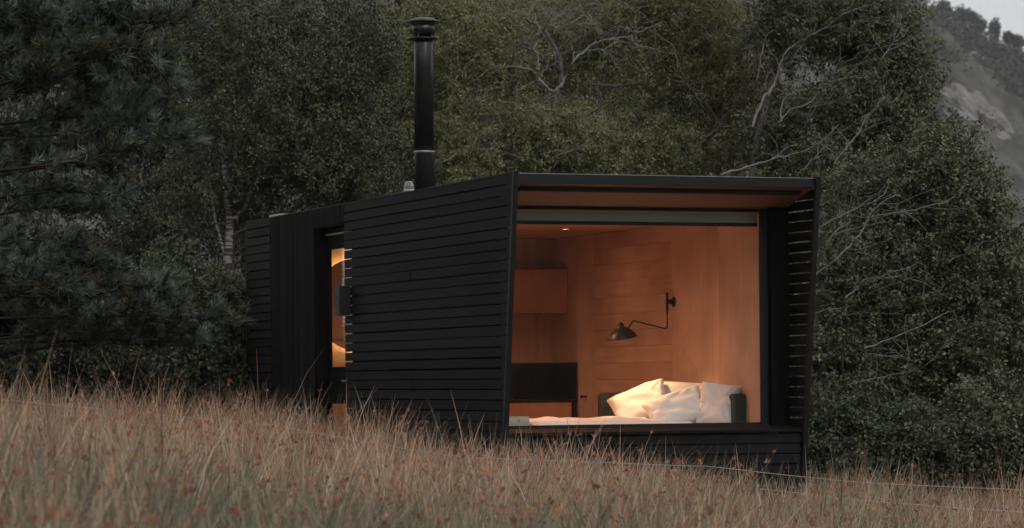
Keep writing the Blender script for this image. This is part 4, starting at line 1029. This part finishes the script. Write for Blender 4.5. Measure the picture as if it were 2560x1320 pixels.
# ------------------------------------------------------------------ trees and rock on the hill, and the air between
def build_far():
    rng = np.random.default_rng(31)
    spots = [(2388, 30, 26, 24), (2412, 34, 22, 20), (2432, 40, 20, 16), (2452, 56, 16, 14), (2487, 62, 15, 24), (2520, 88, 14, 12), (2545, 98, 18, 14), (2360, 12, 18, 16)]
    words = ['skyline tree first of the cluster high on the ridge', 'skyline tree in the middle of the ridge cluster', 'skyline tree lowest of the ridge cluster', 'low bush in the dip of the skyline', 'tall narrow tree standing up from the skyline', 'little bush just right of the tall skyline tree', 'wide bush at the right edge of the skyline', 'bush where the ridge leaves the top of the frame']
    for (px, py, rx, ry), lb in zip(spots, words):
        Y = 860+.12*115; k = Y/FPX; c = P(px, py+ry*.3, Y); base = Vector((c.x, c.y, c.z-ry*k*2.2))
        t = tag(empty('hill_tree', base), lb, 'tree', 'trees on the hill ridge')
        m = MB(); m.tube([(0, 0, -1), (0, 0, ry*k*2.0)], [.25, .12], 5); m.build('trunk', M['bark_dark'], t)
        n = 420; d = rand_dir(n, rng)*(rng.random((n, 1))**.35)*np.array([rx*k, rx*k, ry*k*1.3])*(.8+.4*rng.random((n, 1))); C = d+np.array([0, 0, ry*k*2.0])
        a = rand_dir(n, rng); l = .55+.5*rng.random(n); V, F = leaf_quads(C, a, rand_dir(n, rng), l, l*.8)
        o = np_mesh('crown', V, F, np.tile(np.array([.035, .04, .025]), (n*4, 1)), M['leaf'], t); o['kind'] = 'stuff'
    # scrub wood below the ridge
    n = 1500; X = 40+rng.random(n)*160; T = .66+.34*rng.random(n)**.8; Y, Z = hill_pt(X, T); cl = np.repeat(np.arange(n), 30)
    C = np.stack([X, Y-3, Z+1.0], 1)[cl]+rng.normal(size=(len(cl), 3))*np.array([1.6, 1.6, 1.3]); l = .8+.6*rng.random(len(cl))
    V, F = leaf_quads(C, rand_dir(len(cl), rng), rand_dir(len(cl), rng), l, l*.8)
    tone = (.6+.7*rng.random(n))[cl]; col = np.array([.035, .038, .025])*tone[:, None]
    o = np_mesh('hill_scrub', V, F, np.repeat(col, 4, axis=0), M['leaf']); tag(o, 'grey scrub wood covering the upper hillside', 'scrub', kind='stuff')
    # crag
    c = P(2440, 330, 735); bpy_n = 40; v = []; f = []
    for j in range(49):
        for i in range(81):
            a = 2*PI*i/80; b_ = PI*j/48; d = Vector((math.sin(b_)*math.cos(a), math.sin(b_)*math.sin(a), math.cos(b_)))
            q_ = noise.ridged_multi_fractal(d*2.2+Vector((3, 1, 7)), .9, 2.1, 5, 1.0, 2.0)*.26+noise.noise(d*1.3)*.25+noise.noise(d*6.5)*.05
            r = .85+q_; x_ = d.x*9.0*r; v.append((x_, d.y*9*r, d.z*7.5*r-x_*.55))
    for j in range(48):
        for i in range(80): f.append((j*81+i, (j+1)*81+i, (j+1)*81+i+1, j*81+i+1))
    m = MB(); m.add(v, f, False); o = m.build('rock_outcrop', plain('grey_crag', (.20, .19, .185), .95, 0, .1, .8, .6, .4)); o.location = c
    tag(o, 'grey rock outcrop bulging from the hillside', 'rock')
build_far()

def build_haze():
    m = bpy.data.materials.new('pale_air'); m.use_nodes = True; t = m.node_tree; t.nodes.clear()
    o = t.nodes.new('ShaderNodeOutputMaterial'); v = t.nodes.new('ShaderNodeVolumePrincipled')
    v.inputs['Color'].default_value = (.86, .87, .9, 1); v.inputs['Density'].default_value = 0.00017
    t.links.new(v.outputs[0], o.inputs['Volume'])
    h = MB().box(-3200, 3200, -400, 5200, EYE-12, EYE+200).build('haze', m); tag(h, 'thin pale evening haze over the valley', 'haze', kind='stuff')
build_haze()
